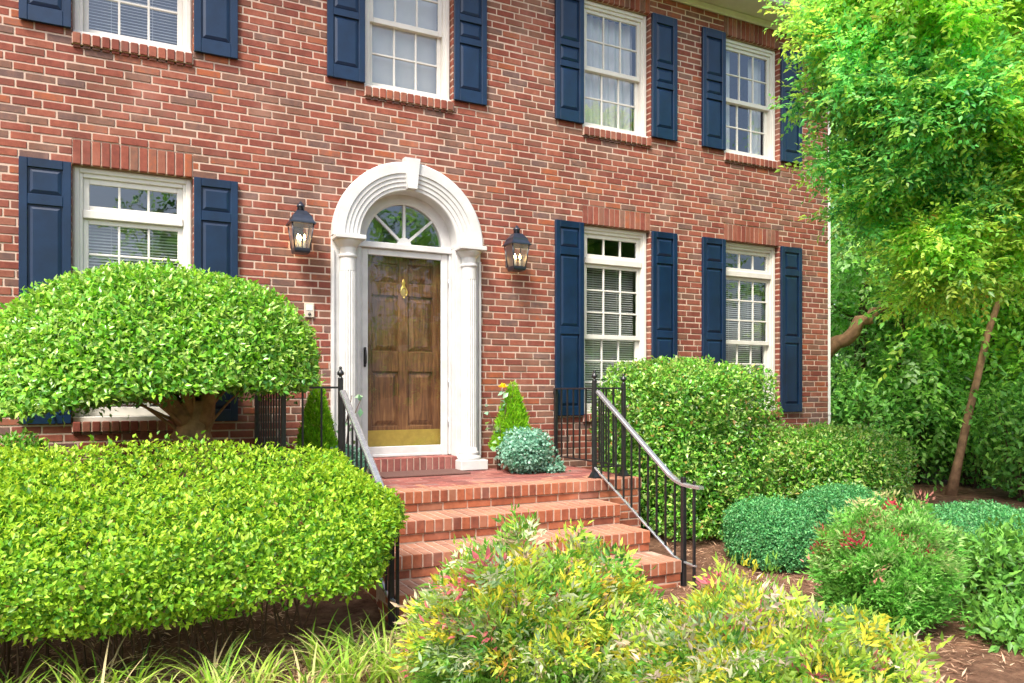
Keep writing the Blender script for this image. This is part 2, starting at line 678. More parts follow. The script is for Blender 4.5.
def orient(nrm, out=.7, up=.35, rand=.8):
    rand = rand * 1.25
    n = len(nrm)
    D = unit(nrm * out + np.array([0, 0, up]) + rnd(n) * rand)
    U = unit(nrm * .8 + np.array([0, 0, .7]) + rnd(n) * .7)
    return D, U


def stems(mb, base, tops, r0, r1, bend=.08, n=5, seg=5):
    base = np.array(base, float)
    for tp in tops:
        tp = np.array(tp, float)
        o = np.array([random.uniform(-bend, bend), random.uniform(-bend, bend), 0])
        pts = []; rs = []
        for i in range(seg + 1):
            t = i / seg
            p = base * (1 - t) + tp * t + o * math.sin(t * math.pi) + np.array([0, 0, .1 * (tp[2] - base[2])]) * math.sin(t * math.pi) * .3
            pts.append(p); rs.append(r0 * (1 - t) + r1 * t)
        mb.tube(pts, rs, n)

# ------------------------------------------------------------------ the ground: one sheet to the horizon
def axis(c, near, n, far):
    a = np.linspace(-near, near, n)
    out = near * (far / near) ** (np.arange(1, 19) / 18)
    return np.concatenate([c - out[::-1], c + a, c + out])


gx, gy = axis(3, 9, 150, 400), axis(-2, 6, 110, 400)
GX, GY = np.meshgrid(gx, gy, indexing='ij')
GZ = gz(GX, GY) + np.where((np.abs(GX - 3) < 9) & (np.abs(GY + 2) < 6), rng.normal(0, .007, GX.shape), 0)
gv = np.stack([GX, GY, GZ], -1).reshape(-1, 3)
ny = len(gy)
gf = [(i * ny + j, (i + 1) * ny + j, (i + 1) * ny + j + 1, i * ny + j + 1) for i in range(len(gx) - 1) for j in range(ny - 1)]
gme = bpy.data.meshes.new('ground')
gme.from_pydata(gv.tolist(), [], gf)
gme.polygons.foreach_set('use_smooth', np.ones(len(gf), bool))
tag(link('ground', gme, M['ground']), kind='structure')

# ------------------------------------------------------------------ the house
house = thing('brick_house', 'two storey red brick house with navy shutters and a white arched front door', 'house', (0, 0, 0))
CO = .0677; Z0 = 3.535                       # brick course and a bed joint
XL, XR = -3.6, 8.273
ZB = Z0 - CO * 52; NC = 52 + 39
ZT = ZB + NC * CO
WX = [(-.335, .565), (2.063, 2.963), (4.487, 5.397), (6.494, 7.404)]
LO = [WX[0], WX[2], WX[3]]
LZ = (1.265, 3.335); UZ = (4.385, 5.815)
DC, DSP = 2.50, 2.943                         # door axis and springing line
RO, RI = .757, .49

# holes in the brickwork: (x0, x1, z0, z1)
holes = [(a, b, Z0 - CO * 35, Z0) for a, b in LO] + [(a, b, Z0 + CO * 11, Z0 + CO * 37) for a, b in WX]
wall_mb = MB(); wb_ = Bricks()
for k in range(NC):
    z0 = ZB + k * CO; z1 = z0 + CO; zm = (z0 + z1) / 2
    cuts = [(a, b) for a, b, c, d in holes if c - .001 < zm < d + .001]
    if zm < DSP: cuts.append((DC - .68, DC + .68))
    elif zm < DSP + .67:
        h = math.sqrt(max(.67 ** 2 - (zm - DSP) ** 2, 0)); cuts.append((DC - h, DC + h))
    cuts.sort()
    iv = []; x = XL
    for a, b in cuts:
        iv.append((x, a)); x = b
    iv.append((x, XR))
    L = .2075
    ph = (k % 2) * .5 * L + .035 * math.sin(k * 1.7) + random.uniform(-.006, .006)
    for (a, b) in iv:
        wall_mb.box(a + (.002 if a > XL else 0), b - .002, .0045, .115, z0, z1)
        xs = [a]
        q = math.floor((a - ph) / L) * L + ph
        while q < b:
            jj = q + random.uniform(-.004, .004)
            if a + .045 < jj < b - .045: xs.append(jj)
            q += L
        xs.append(b)
        for i in range(len(xs) - 1):
            g0 = 0 if (i == 0) else .0066
            g1 = 0 if (i == len(xs) - 2) else .0066
            wb_.block(xs[i] + g0, xs[i + 1] - g1, random.uniform(-.0015, .0015), .03 if (g0 and g1) else .112, z0 + .0068 + random.uniform(-.001, .001), z1 - .0068 + random.uniform(-.001, .001), tone(), .003)
wall = wb_.build('wall', M['brick'], house)
wall_mb.build('mortar', M['mortar'], wall)

# rest of the shell: gable end, back, floors, so that rooms are dim
sh = MB()
sh.box(XR - .25, XR - .003, .117, 8.2, ZB, ZT)
sh.box(XL, XL + .2, .117, 8.2, ZB, ZT)
sh.box(XL + .202, XR - .252, 8.0, 8.2, ZB, ZT)
sh.build('side_wall', M['brick'], house)
rm = MB()
rm.box(XL + .21, XR - .26, .12, 7.9, .55, .70)
rm.box(XL + .21, XR - .26, .12, 7.9, 3.62, 3.85)
rm.box(XL + .21, XR - .26, .12, 7.9, 6.0, 6.08)
rm.box(XL + .21, XR - .26, 3.2, 3.3, .72, 3.6)
rm.box(XL + .21, XR - .26, 3.2, 3.3, 3.87, 5.98)
for xx in (1.3, 3.7, 6.0):
    rm.box(xx, xx + .1, .13, 3.19, .72, 3.6)
    rm.box(xx, xx + .1, .13, 3.19, 3.87, 5.98)
rm.build('interior', M['inside'], house)

# eave, gutter, roof
SZ = 6.115
ev = MB()
ev.cbox(XL - .4, XR + .25, -.42, .0, SZ, SZ + .03)
ev.cbox(XL - .4, XR + .25, -.445, -.42, SZ - .03, SZ + .17)
ev.cbox(XL, XR, -.032, -.004, SZ - .085, SZ - .002, .008)
ev.build('soffit', M['cream'], house)
gt = MB(); gt.tube([(XL - .4, -.50, SZ + .10), (XR + .25, -.50, SZ + .10)], .055, 10)
gt.build('gutter', M['gutter'], house)
rf = MB()
vs = [(XL - .4, -.47, SZ + .175), (XR + .25, -.47, SZ + .175), (XR + .25, 4.1, SZ + 2.6), (XL - .4, 4.1, SZ + 2.6), (XR + .25, 8.6, SZ + .175), (XL - .4, 8.6, SZ + .175)]
rf.add(vs, [(0, 1, 2, 3), (3, 2, 4, 5), (1, 4, 2), (0, 3, 5), (0, 5, 4, 1)])
rf.build('roof', M['shingle'], house)
dsp = MB()
dsp.box(XR + .006, XR + .052, .004, .06, .05, SZ - .003)
for zz in (1.2, 2.6, 4.3, 5.6): dsp.box(XR + .002, XR + .056, .0, .064, zz, zz + .03)
dsp.build('downspout', M['gutter'], house)

# brick lintels (soldiers) and sills (rowlocks)
for (a, b), (s0, s1, l0, l1) in [(x, (Z0 - CO * 35, LZ[0], LZ[1], Z0)) for x in LO] + [(x, (Z0 + CO * 11, UZ[0], UZ[1], Z0 + CO * 37)) for x in WX]:
    bk = Bricks(); mo = MB(); n = 13
    st = (b - a) / n
    mo.box(a, b, .008, .09, l0 + .002, l1)
    for i in range(n):
        bk.block(a + i * st + .005, a + (i + 1) * st - .005, random.uniform(-.002, .001), .05, l0, l1 - .006, random.uniform(.1, 1), .004)
    o = bk.build('lintel', M['brick'], house); mo.build('mortar', M['mortar'], o)
    bk = Bricks(); mo = MB()
    mo.box(a, b, -.022, .11, s0 + .012, s1 - .012)
    for i in range(n):
        y = random.uniform(-.034, -.030)
        x0_, x1_ = a + i * st + .006, a + (i + 1) * st - .006
        bk.block(x0_, x1_, y, .11, s0 + .014, s1 - .004, random.uniform(.2, .95), .005)
        bk.block(x0_ + .001, x1_ - .001, -.012, .0, s0 - .012, s0 + .010, random.uniform(0, .4), .003)
    o = bk.build('brick_sill', M['brick'], house); mo.build('mortar', M['mortar'], o)


# shutters
def panel_leaf(mb, x0, x1, z0, z1, y, rails, stile, thick, lift):
    """frame and raised panels facing -Y; rails = list of (z0, z1) of the panels"""
    mb.box(x0 + .004, x1 - .004, y - thick * .45, y, z0 + .004, z1 - .004)
    yf = y - thick
    mb.cbox(x0, x0 + stile, yf, y - .002, z0, z1, .004)
    mb.cbox(x1 - stile, x1, yf, y - .002, z0, z1, .004)
    edges = [z0] + [e for p in rails for e in p] + [z1]
    for i in range(0, len(edges), 2):
        mb.cbox(x0 + stile, x1 - stile, yf + .0006, y - .002, edges[i], edges[i + 1], .003)
    for (a, b) in rails:
        g = .010; q = .026
        xa, xb, za, zb = x0 + stile + g, x1 - stile - g, a + g, b - g
        ya = y - thick * .45 - .001; yb = ya - lift
        vs = [(xa, ya, za), (xb, ya, za), (xb, ya, zb), (xa, ya, zb),
              (xa + .004, ya - .003, za + .004), (xb - .004, ya - .003, za + .004), (xb - .004, ya - .003, zb - .004), (xa + .004, ya - .003, zb - .004),
              (xa + q, yb, za + q), (xb - q, yb, za + q), (xb - q, yb, zb - q), (xa + q, yb, zb - q)]
        fs = []
        for o in (0, 4):
            for i in range(4):
                fs.append((o + i, o + (i + 1) % 4, o + 4 + (i + 1) % 4, o + 4 + i))
        fs.append((8, 9, 10, 11))
        mb.add(vs, fs)


SHW, SHT = .355, .034
me_low = MB()
panel_leaf(me_low, 0, SHW, 1.248, 3.332, -.006, [(1.348, 2.12), (2.20, 2.97), (3.05, 3.262)], .058, SHT, .012)
me_low = me_low.mesh('shutter')
me_up = MB()
panel_leaf(me_up, 0, SHW, 4.403, 5.815, -.006, [(4.525, 4.98), (5.045, 5.205), (5.27, 5.715)], .058, SHT, .012)
me_up = me_up.mesh('shutter')
for (a, b) in LO:
    for x in (a - .003 - SHW, b + .005): link('shutter', me_low, M['navy'], house, (x, 0, 0))
for (a, b) in WX:
    for x in (a - .003 - SHW, b + .005): link('shutter', me_up, M['navy'], house, (x, 0, 0))


# windows: frame > sash, pane, blind
def sash(mb, x0, x1, z0, z1, y0, y1, nx, nz, st=.04, bot=.05, top=.04, mun=.018):
    mb.cbox(x0, x0 + st, y0, y1, z0, z1, .003); mb.cbox(x1 - st, x1, y0, y1, z0, z1, .003)
    mb.cbox(x0 + st, x1 - st, y0 + .0005, y1, z0, z0 + bot, .003); mb.cbox(x0 + st, x1 - st, y0 + .0005, y1, z1 - top, z1, .003)
    gx0, gx1, gz0, gz1 = x0 + st, x1 - st, z0 + bot, z1 - top
    for i in range(1, nx):
        c = gx0 + (gx1 - gx0) * i / nx
        mb.cbox(c - mun / 2, c + mun / 2, y0 + .004, y1 - .004, gz0, gz1, .003)
    for i in range(1, nz):
        c = gz0 + (gz1 - gz0) * i / nz
        mb.cbox(gx0, gx1, y0 + .005, y1 - .005, c - mun / 2, c + mun / 2, .003)
    return gx0, gx1, gz0, gz1


def window(x0, x1, z0, z1, lower, blind):
    wdt = x1 - x0
    fr = MB(); Y = .075                       # the frame stands back in the brick reveal
    cw = .075
    fr.cbox(x0, x0 + cw, Y, .16, z0, z1, .004); fr.cbox(x1 - cw, x1, Y, .16, z0, z1, .004)
    fr.cbox(x0 + cw, x1 - cw, Y + .0006, .16, z1 - .085, z1, .004)
    fr.cbox(x0 + .004, x1 - .004, Y - .045, .16, z0 - .012, z0 + .035, .006)
    fr.cbox(x0 + .012, x0 + .05, Y - .016, Y + .01, z0 + .036, z1 - .012, .004)
    fr.cbox(x1 - .05, x1 - .012, Y - .016, Y + .01, z0 + .036, z1 - .012, .004)
    fr.cbox(x0 + .0505, x1 - .0505, Y - .0155, Y + .01, z1 - .05, z1 - .012, .004)
    ix0, ix1 = x0 + cw, x1 - cw
    panes = MB()
    iz1 = z1 - .085
    if lower:
        tz = 2.93
        fr.cbox(ix0, ix1, Y - .012, .16, tz - .012, tz + .055, .005)
    f = fr.build('window', M['cream'], house)
    if lower:
        t = MB(); g = sash(t, ix0, ix1, tz + .056, iz1, .095, .135, 3, 1, .045, .04, .045)
        t.build('transom', M['cream'], f)
        pane_quad(panes, g[0], g[1], .112, g[2], g[3])
        iz1 = tz - .013
    mz = z0 + .035 + (iz1 - z0 - .035) * .5
    u = MB(); g = sash(u, ix0, ix1, mz - .02, iz1, .095, .13, 3, 3 if lower else 2)
    u.build('upper_sash', M['cream'], f)
    pane_quad(panes, g[0], g[1], .110, g[2], g[3])
    l = MB(); g = sash(l, ix0, ix1, z0 + .036, mz + .022, .131, .165, 3, 3 if lower else 2, .04, .07, .042)
    l.build('lower_sash', M['cream'], f)
    pane_quad(panes, g[0], g[1], .146, g[2], g[3])
    panes.build('pane', M['glass'], f)
    bl = MB()
    top = iz1 - .01
    if blind == 'slats':
        z = z0 + .06
        while z < top:
            vs = [(ix0 + .01, .213, z - .0075), (ix1 - .01, .213, z - .0075), (ix1 - .01, .236, z + .0075), (ix0 + .01, .236, z + .0075)]
            bl.add(vs, [(0, 1, 2, 3)]); z += .0255
        bl.box(ix0 + .005, ix1 - .005, .205, .245, top, top + .035)
        for c in (.28, .72): bl.box(ix0 + wdt * c * .8, ix0 + wdt * c * .8 + .003, .224, .227, z0 + .06, top)
    elif blind == 'shut':
        z = z0 + .06
        while z < top:
            vs = [(ix0 + .01, .212, z + .014), (ix1 - .01, .212, z + .014), (ix1 - .01, .224, z - .013), (ix0 + .01, .224, z - .013)]
            bl.add(vs, [(0, 1, 2, 3)]); z += .0245
    elif blind == 'sheer':
        vs = []; n = 60
        for i in range(n + 1):
            t = i / n
            y = .24 + .018 * math.sin(t * 46) + .008 * math.sin(t * 17 + 1)
            vs += [(ix0 + (ix1 - ix0) * t, y, z0 + .04), (ix0 + (ix1 - ix0) * t, y, top + .02)]
        bl.add(vs, [(2 * i, 2 * i + 2, 2 * i + 3, 2 * i + 1) for i in range(n)], True)
    elif blind == 'side':
        for (p, q) in ((0, .30), (.70, 1)):
            vs = []; n = 24
            for i in range(n + 1):
                t = p + (q - p) * i / n
                y = .25 + .02 * math.sin(t * 60)
                vs += [(ix0 + (ix1 - ix0) * t, y, z0 + .04), (ix0 + (ix1 - ix0) * t, y, top + .02)]
            bl.add(vs, [(2 * i, 2 * i + 2, 2 * i + 3, 2 * i + 1) for i in range(n)], True)
    bl.build('blind' if blind in ('slats', 'shut') else 'curtain', M['blind'] if blind in ('slats', 'shut') else M['curtain'], f)


for (a, b) in LO: window(a, b, LZ[0], LZ[1], True, 'slats')
for (a, b), kd in zip(WX, ('slats', 'shut', 'sheer', 'side')): window(a, b, UZ[0], UZ[1], False, kd)

# ---- the doorway
prof = [(RI, .19), (RI, -.045), (RI + .008, -.055), (.525, -.055), (.53, -.066), (.566, -.066), (.571, -.076), (.605, -.076),
        (.61, -.086), (.645, -.086), (.65, -.098), (.742, -.098), (RO, -.088), (RO, .004), (.70, .004), (.70, .19)]
ar = MB(); ar.sector(DC, DSP, prof)
arch = ar.build('door_surround', M['white'], house)
ps = MB()
PZ = .73
for sgn in (-1, 1):
    xa, xb = sorted((DC + sgn * RI, DC + sgn * RO))
    ps.cbox(xa, xb, -.022, .19, PZ + .003, DSP - .001, .004)
    e0, e1 = sorted((DC + sgn * (RO - .028), DC + sgn * RO))
    ps.cbox(e0 + .001, e1 - .001, -.045, -.0225, PZ + .13, DSP - .13, .004)
ps.build('jamb', M['white'], arch)
for sgn in (-1, 1):
    cx = DC + sgn * .612; c = (cx, -.062, 0)
    cm = MB()
    z = PZ
    cm.cbox(cx - .145, cx + .145, -.205, -.0225, z + .002, z + .10, .006)
    fl = lambda k, r, z_: 1 - .10 * (0.5 - .5 * math.cos(k * 2 * math.pi / 5)) if z_ < 2.63 and r > .07 and r < .0795 and z_ > .9 else 1
    prof_c = [(.118, z + .10), (.122, z + .115), (.118, z + .135), (.098, z + .14), (.094, z + .155), (.10, z + .165), (.096, z + .178), (.084, z + .185), (.079, z + .22)]
    cm.lathe((cx, -.062, 0), prof_c, 40)
    cm.lathe((cx, -.062, 0), [(.0788, z + .22), (.0785, 1.6), (.0765, 2.58), (.0755, 2.62)], 100, fl, False)
    cm.lathe((cx, -.062, 0), [(.0745, 2.62), (.0735, 2.74), (.083, 2.745), (.086, 2.757), (.083, 2.77), (.074, 2.775), (.074, 2.83), (.080, 2.84), (.092, 2.852),
                              (.108, 2.872), (.118, 2.888), (.120, 2.90)], 40, None, False)
    cm.cbox(cx - .14, cx + .14, -.195, -.0225, 2.90, 2.942, .006)
    cm.build('column', M['white'], arch)
ks = MB()
zk0, zk1 = DSP + RI + .012, DSP + RO + .035
vs = [(DC + i * h, y, z) for (h, z) in ((.046, zk0), (.078, zk1)) for (i, y) in ((-1, -.122), (1, -.122), (1, -.04), (-1, -.04))]
ks.add(vs, [(3, 2, 1, 0), (4, 5, 6, 7), (0, 1, 5, 4), (1, 2, 6, 5), (2, 3, 7, 6), (3, 0, 4, 7)])
ks.build('keystone', M['white'], arch)

# fanlight
fa = MB(); FR = .388; FY = .150
fa.sector(DC, DSP + .005, [(FR, FY), (FR, .118), (FR + .02, .108), (RI - .001, .108), (RI - .001, .19), (FR, .19)], 0, math.pi, 40)
fa.cbox(DC - RI + .001, DC + RI - .001, .085, .189, 2.888, DSP + .004, .006)
for a in (42, 90, 138):
    a = R(a); d = np.array([math.cos(a), 0, math.sin(a)]); sd = np.array([-d[2], 0, d[0]]) * .0125
    p0 = np.array([DC, 0, DSP]) + d * .05; p1 = np.array([DC, 0, DSP]) + d * (FR + .012)
    vs = [tuple(p + s_ * sd + np.array([0, y, 0])) for p in (p0, p1) for (s_, y) in ((-1, .125), (1, .125), (1, .16), (-1, .16))]
    fa.add(vs, [(0, 1, 2, 3), (7, 6, 5, 4), (0, 4, 5, 1), (1, 5, 6, 2), (2, 6, 7, 3), (3, 7, 4, 0)])
fa.sector(DC, DSP + .0045, [(.0, .122), (.0, .16), (.07, .16), (.07, .122)], 0, math.pi, 14)
fan = fa.build('fanlight', M['white'], house)
fg = MB(); fg.add([(DC + (FR + .01) * math.cos(a), .143, DSP + .004 + (FR + .01) * math.sin(a)) for a in np.linspace(0, math.pi, 41)], [tuple(range(41))])
fg.build('pane', M['glass'], fan)

# storm door and its frame
sd_ = MB()
DX0, DX1, DZ0, DZ1 = DC - .43, DC + .46, .865, 2.886
sd_.cbox(DC - RI + .001, DX0 - .004, .10, .19, PZ + .14, DZ1, .004)
sd_.cbox(DX1 + .004, DC + RI - .001, .10, .19, PZ + .14, DZ1, .004)
gx0, gx1, gz0, gz1 = DX0 + .062, DX1 - .072, DZ0 + .105, DZ1 - .062
sd_.cbox(DX0, gx0, .118, .15, DZ0, DZ1, .005); sd_.cbox(gx1, DX1, .118, .15, DZ0, DZ1, .005)
sd_.cbox(gx0, gx1, .1185, .15, DZ0, gz0, .005); sd_.cbox(gx0, gx1, .1185, .15, gz1, DZ1, .005)
sd_.cbox(gx0 + .004, gx1 - .004, .112, .13, DZ0 + .004, DZ0 + .03, .004)
storm = sd_.build('storm_door', M['white'], house)
pg = MB(); pane_quad(pg, gx0 - .002, gx1 + .002, .133, gz0 - .002, gz1 + .002)
pg.build('pane', M['storm_glass'], storm)
hd = MB(); hd.cbox(DX0 + .018, DX0 + .042, .106, .118, 1.74, 1.93, .004)
hd.tube([(DX0 + .03, .108, 1.76), (DX0 + .03, .075, 1.78), (DX0 + .03, .07, 1.84), (DX0 + .03, .085, 1.90), (DX0 + .03, .108, 1.91)], .008, 8)
hd.build('handle', M['iron'], storm)
for zz in (1.15, 1.55, 2.55):
    hg = MB(); hg.tube([(DX1 + .004, .112, zz), (DX1 + .004, .112, zz + .09)], .006, 8); hg.build('hinge', M['hinge'], storm)
# timber door behind it
dm = MB()
dx0, dx1 = DC - .43, DC + .455
dm.box(dx0 + .004, dx1 - .004, .228, .25, .884, 2.884)
stl, mid_ = .125, .10
rows = [(1.165, 1.70), (1.90, 2.45), (2.575, 2.765)]
xm = (dx0 + dx1) / 2 + .005
for (a, b) in ((dx0, dx0 + stl), (xm - mid_ / 2, xm + mid_ / 2), (dx1 - stl, dx1)): dm.cbox(a, b, .204, .229, .88, 2.888, .005)
ed = [.88] + [e for r_ in rows for e in r_] + [2.888]
for (xa, xb) in ((dx0 + stl, xm - mid_ / 2), (xm + mid_ / 2, dx1 - stl)):
    for i in range(0, len(ed), 2): dm.cbox(xa, xb, .2046, .229, ed[i], ed[i + 1], .005)
    for (a, b) in rows:
        g = .014; q = .055
        vs = [(xa + g, .226, a + g), (xb - g, .226, a + g), (xb - g, .226, b - g), (xa + g, .226, b - g),
              (xa + q, .209, a + q), (xb - q, .209, a + q), (xb - q, .209, b - q), (xa + q, .209, b - q)]
        dm.add(vs, [(i, (i + 1) % 4, 4 + (i + 1) % 4, 4 + i) for i in range(4)] + [(4, 5, 6, 7)])
door = dm.build('door', M['wood'], house)
kp = MB(); kp.cbox(dx0 + .03, dx1 - .03, .197, .2035, .90, 1.125, .002); kp.build('kick_plate', M['brass'], door)
kn = MB()
kx, kz = xm, 2.50
kn.lathe((0, 0, 0), [(.0, -.075), (.012, -.07), (.02, -.05), (.03, -.03), (.036, 0), (.03, .03), (.018, .05), (.014, .065), (.022, .078), (.016, .095), (.004, .12), (.0, .122)], 16)
kn.v = [(kx + v[0], .198 + v[1] * .35, kz + v[2]) for v in kn.v]
ring = [(kx + .032 * math.sin(a), .183 - .004 * math.cos(a), kz - .012 - .045 * math.cos(a)) for a in np.linspace(.5, 2 * math.pi - .5, 16)]
kn.tube(ring, .0065, 8)
kn.lathe((kx, .182, kz - .066), [(.0, -.014), (.012, -.008), (.013, .004), (.0, .013)], 12)
kn.build('knocker', M['brass'], door)
# brick threshold
th = Bricks(); tm = MB(); n = 15
ta, tb = DC - RI + .002, DC + RI - .002
tm.box(ta, tb, -.05, .2, PZ + .004, PZ + .128)
for i in range(n):
    s_ = (tb - ta) / n
    th.block(ta + i * s_ + .005, ta + (i + 1) * s_ - .005, -.058, .2, PZ + .006, PZ + .136, random.uniform(.2, .9), .004)
o = th.build('threshold', M['paver'], house); tm.build('mortar', M['mortar'], o)

# ------------------------------------------------------------------ brick porch and steps
porch = thing('brick_steps', 'red brick porch with three wide brick steps up to the front door', 'steps', (2.6, -1.2, .1))
SX0, SX1 = 1.56, 3.72
levels = [(PZ, -1.44), (PZ - .163, -1.80), (PZ - .326, -2.17), (PZ - .489, -2.53)]


def step_block(x0, x1, yb, yf, zt, zb, name, lx=True):
    """one step: stretcher courses below, a rowlock of bricks on edge on top, running back to yb"""
    bk = Bricks(); mo = MB()
    mo.box(x0 + .004, x1 - .004, yf + .004, yb, zb, zt - .0035)
    mo.box(x0 + .004, x1 - .004, yf - .008, yf + .005, zt - .091, zt - .0035)
    n = round((x1 - x0) / .073); s_ = (x1 - x0) / n
    for i in range(n):
        bk.block(x0 + i * s_ + .0045, x0 + (i + 1) * s_ - .0045, yf - .012 + random.uniform(-.002, .002), yf + .205, zt - .095, zt + random.uniform(-.0015, .0015), random.random(), .005)
        if yf + .22 < yb:
            bk.block(x0 + i * s_ + .0045, x0 + (i + 1) * s_ - .0045, yf + .214, min(yf + .41, yb), zt - .095, zt - .001 + random.uniform(-.0015, .0015), random.random(), .005)
    z = zt - .101; k = 0
    while z > zb + .01:
        z2 = max(z - .058, zb)
        ph = (k % 2) * .105; x = x0 - ph
        while x < x1:
            a, b = max(x, x0), min(x + .21, x1)
            if b - a > .03: bk.block(a + .004, b - .004, yf + random.uniform(-.001, .001), yf + .10, z2, z, random.random(), .005)
            x += .21
        for side, xx in ((0, x0), (1, x1)):
            y = yf + .104
            while y < yb - .03:
                y2 = min(y + .21, yb)
                if side: bk.block(xx - .1, xx + .001, y + .004, y2 - .004, z2, z, random.random(), .005)
                else: bk.block(xx - .001, xx + .1, y + .004, y2 - .004, z2, z, random.random(), .005)
                y = y2
        z = z2 - .0095; k += 1
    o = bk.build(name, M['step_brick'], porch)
    mo.build('mortar', M['step_mortar'], o)
    o.matrix_parent_inverse = porch.matrix_world.inverted()
    return o


bpy.context.view_layer.update()
PX0, PX1 = 1.02, 4.20
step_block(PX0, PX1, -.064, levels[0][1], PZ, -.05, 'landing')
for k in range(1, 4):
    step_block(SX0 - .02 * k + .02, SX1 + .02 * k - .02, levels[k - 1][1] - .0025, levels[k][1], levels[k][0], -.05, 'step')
pv = Bricks(); y = levels[0][1] + .212; r_ = 0
while y < -.07:
    y2 = min(y + .1035, -.066); x = PX0 - (r_ % 2) * .105
    while x < PX1:
        a, b = max(x, PX0), min(x + .21, PX1)
        if b - a > .03: pv.block(a + .004, b - .004, y + .004, y2 - .004, PZ - .05, PZ + random.uniform(-.0015, .0015), random.random(), .004)
        x += .21
    y = y2; r_ += 1
o = pv.build('porch_floor', M['paver'], porch); o.matrix_parent_inverse = porch.matrix_world.inverted()
dmat = MB(); dmat.cbox(DC - .40, DC + .44, -.50, -.075, PZ + .001, PZ + .017, .005)
tag(dmat.build('doormat', M['mat']), 'thin dark red brown doormat lying before the front door', 'doormat')


# ------------------------------------------------------------------ railings
def railing(name, label, X, XC, loc):
    """X = plane of the stair rail, XC = plane of the porch side rail"""
    r = thing(name, label, 'railing', loc)
    inv = r.matrix_basis.inverted()

    def part(mb, nm, m, parent=None):
        o_ = mb.build(nm, m, parent or r)
        if parent is None: o_.matrix_parent_inverse = inv
        return o_
    TOPZ, BOTZ, YF = 1.535, .825, -1.28
    gb = float(gz(X, -2.52))
    posts = [(X, YF - .02, PZ, 1.60, True), (XC, YF, PZ, 1.575, True), (XC, -.05, PZ + .08, TOPZ, False), (X, -2.52, gb - .02, .86, False), (X, -2.64, gb - .02, .84, False)]
    for (x, y, z0, z1, fin) in posts:
        p = MB(); hw = .017 if y > -2.6 else .010
        p.cbox(x - hw, x + hw, y - hw, y + hw, z0, z1, .003)
        if z0 == PZ:
            p.frustum((x, y), .045, .045, z0 + .001, z0 + .012); p.frustum((x, y), .036, .018, z0 + .012, z0 + .06)
        po = part(p, 'post', M['iron'])
        if fin:
            f = MB(); f.lathe((x, y, z1), [(.020, 0), (.022, .006), (.012, .012), (.010, .022), (.024, .03), (.028, .042), (.022, .056), (.012, .066), (.009, .074), (.014, .082), (.008, .092), (.0, .097)], 14)
            f.build('finial', M['iron'], po)
    t = MB(); t.bar([(XC, -.03, TOPZ), (XC, YF, TOPZ)], .032, .016); t.bar([(XC, YF, TOPZ - .001), (X, YF, TOPZ - .001)], .032, .016)
    sc = [(XC, -.03 - .0, TOPZ - .01), (XC, -.012, TOPZ - .03), (XC, -.014, TOPZ - .055)]
    t.tube(sc, .009, 8)
    part(t, 'porch_rail', M['iron'])
    b_ = MB(); b_.bar([(XC, -.05, BOTZ), (XC, YF, BOTZ)], .022, .012); b_.bar([(XC, YF, BOTZ - .001), (X, YF, BOTZ - .001)], .022, .012)
    part(b_, 'bottom_rail', M['iron'])
    path = [(-1.36, 1.505), (-1.92, 1.145), (-2.36, .862), (-2.44, .825), (-2.52, .806), (-2.60, .80), (-2.72, .80)]
    t = MB(); t.bar([(X, y, z) for y, z in path], .046, .026); part(t, 'handrail', M['rail_cap'])
    lo = [(-1.30, .83), (-2.40, .25), (-2.47, .225), (-2.66, .215)]
    t = MB(); t.bar([(X, y, z) for y, z in lo], .024, .014); part(t, 'bottom_rail', M['rail_cap'])
    ys = [q[0] for q in path][::-1]; zs = [q[1] for q in path][::-1]
    ly = [q[0] for q in lo][::-1]; lz = [q[1] for q in lo][::-1]
    bs = [(XC, y, BOTZ, TOPZ) for y in np.arange(-.17, YF + .06, -.118)]
    n = max(2, int(abs(X - XC) / .11))
    bs += [(XC + (X - XC) * i / n, YF, BOTZ, TOPZ) for i in range(1, n)]
    for y in np.arange(-1.41, -2.46, -.112):
        bs.append((X, y, float(np.interp(y, ly, lz)), float(np.interp(y, ys, zs)) - .01))
    for (x, y, z0, z1) in bs:
        q = MB(); q.box(x - .0065, x + .0065, y - .0065, y + .0065, z0, z1); part(q, 'baluster', M['iron'])
    return r


railing('iron_railing', 'black iron railing right of the steps with a shiny sloping handrail', 3.79, 4.12, (3.79, -2.52, float(gz(3.79, -2.52))))
railing('iron_railing', 'black iron railing left of the steps, half hidden by the clipped hedge', 1.50, 1.08, (1.50, -2.52, float(gz(1.5, -2.52))))


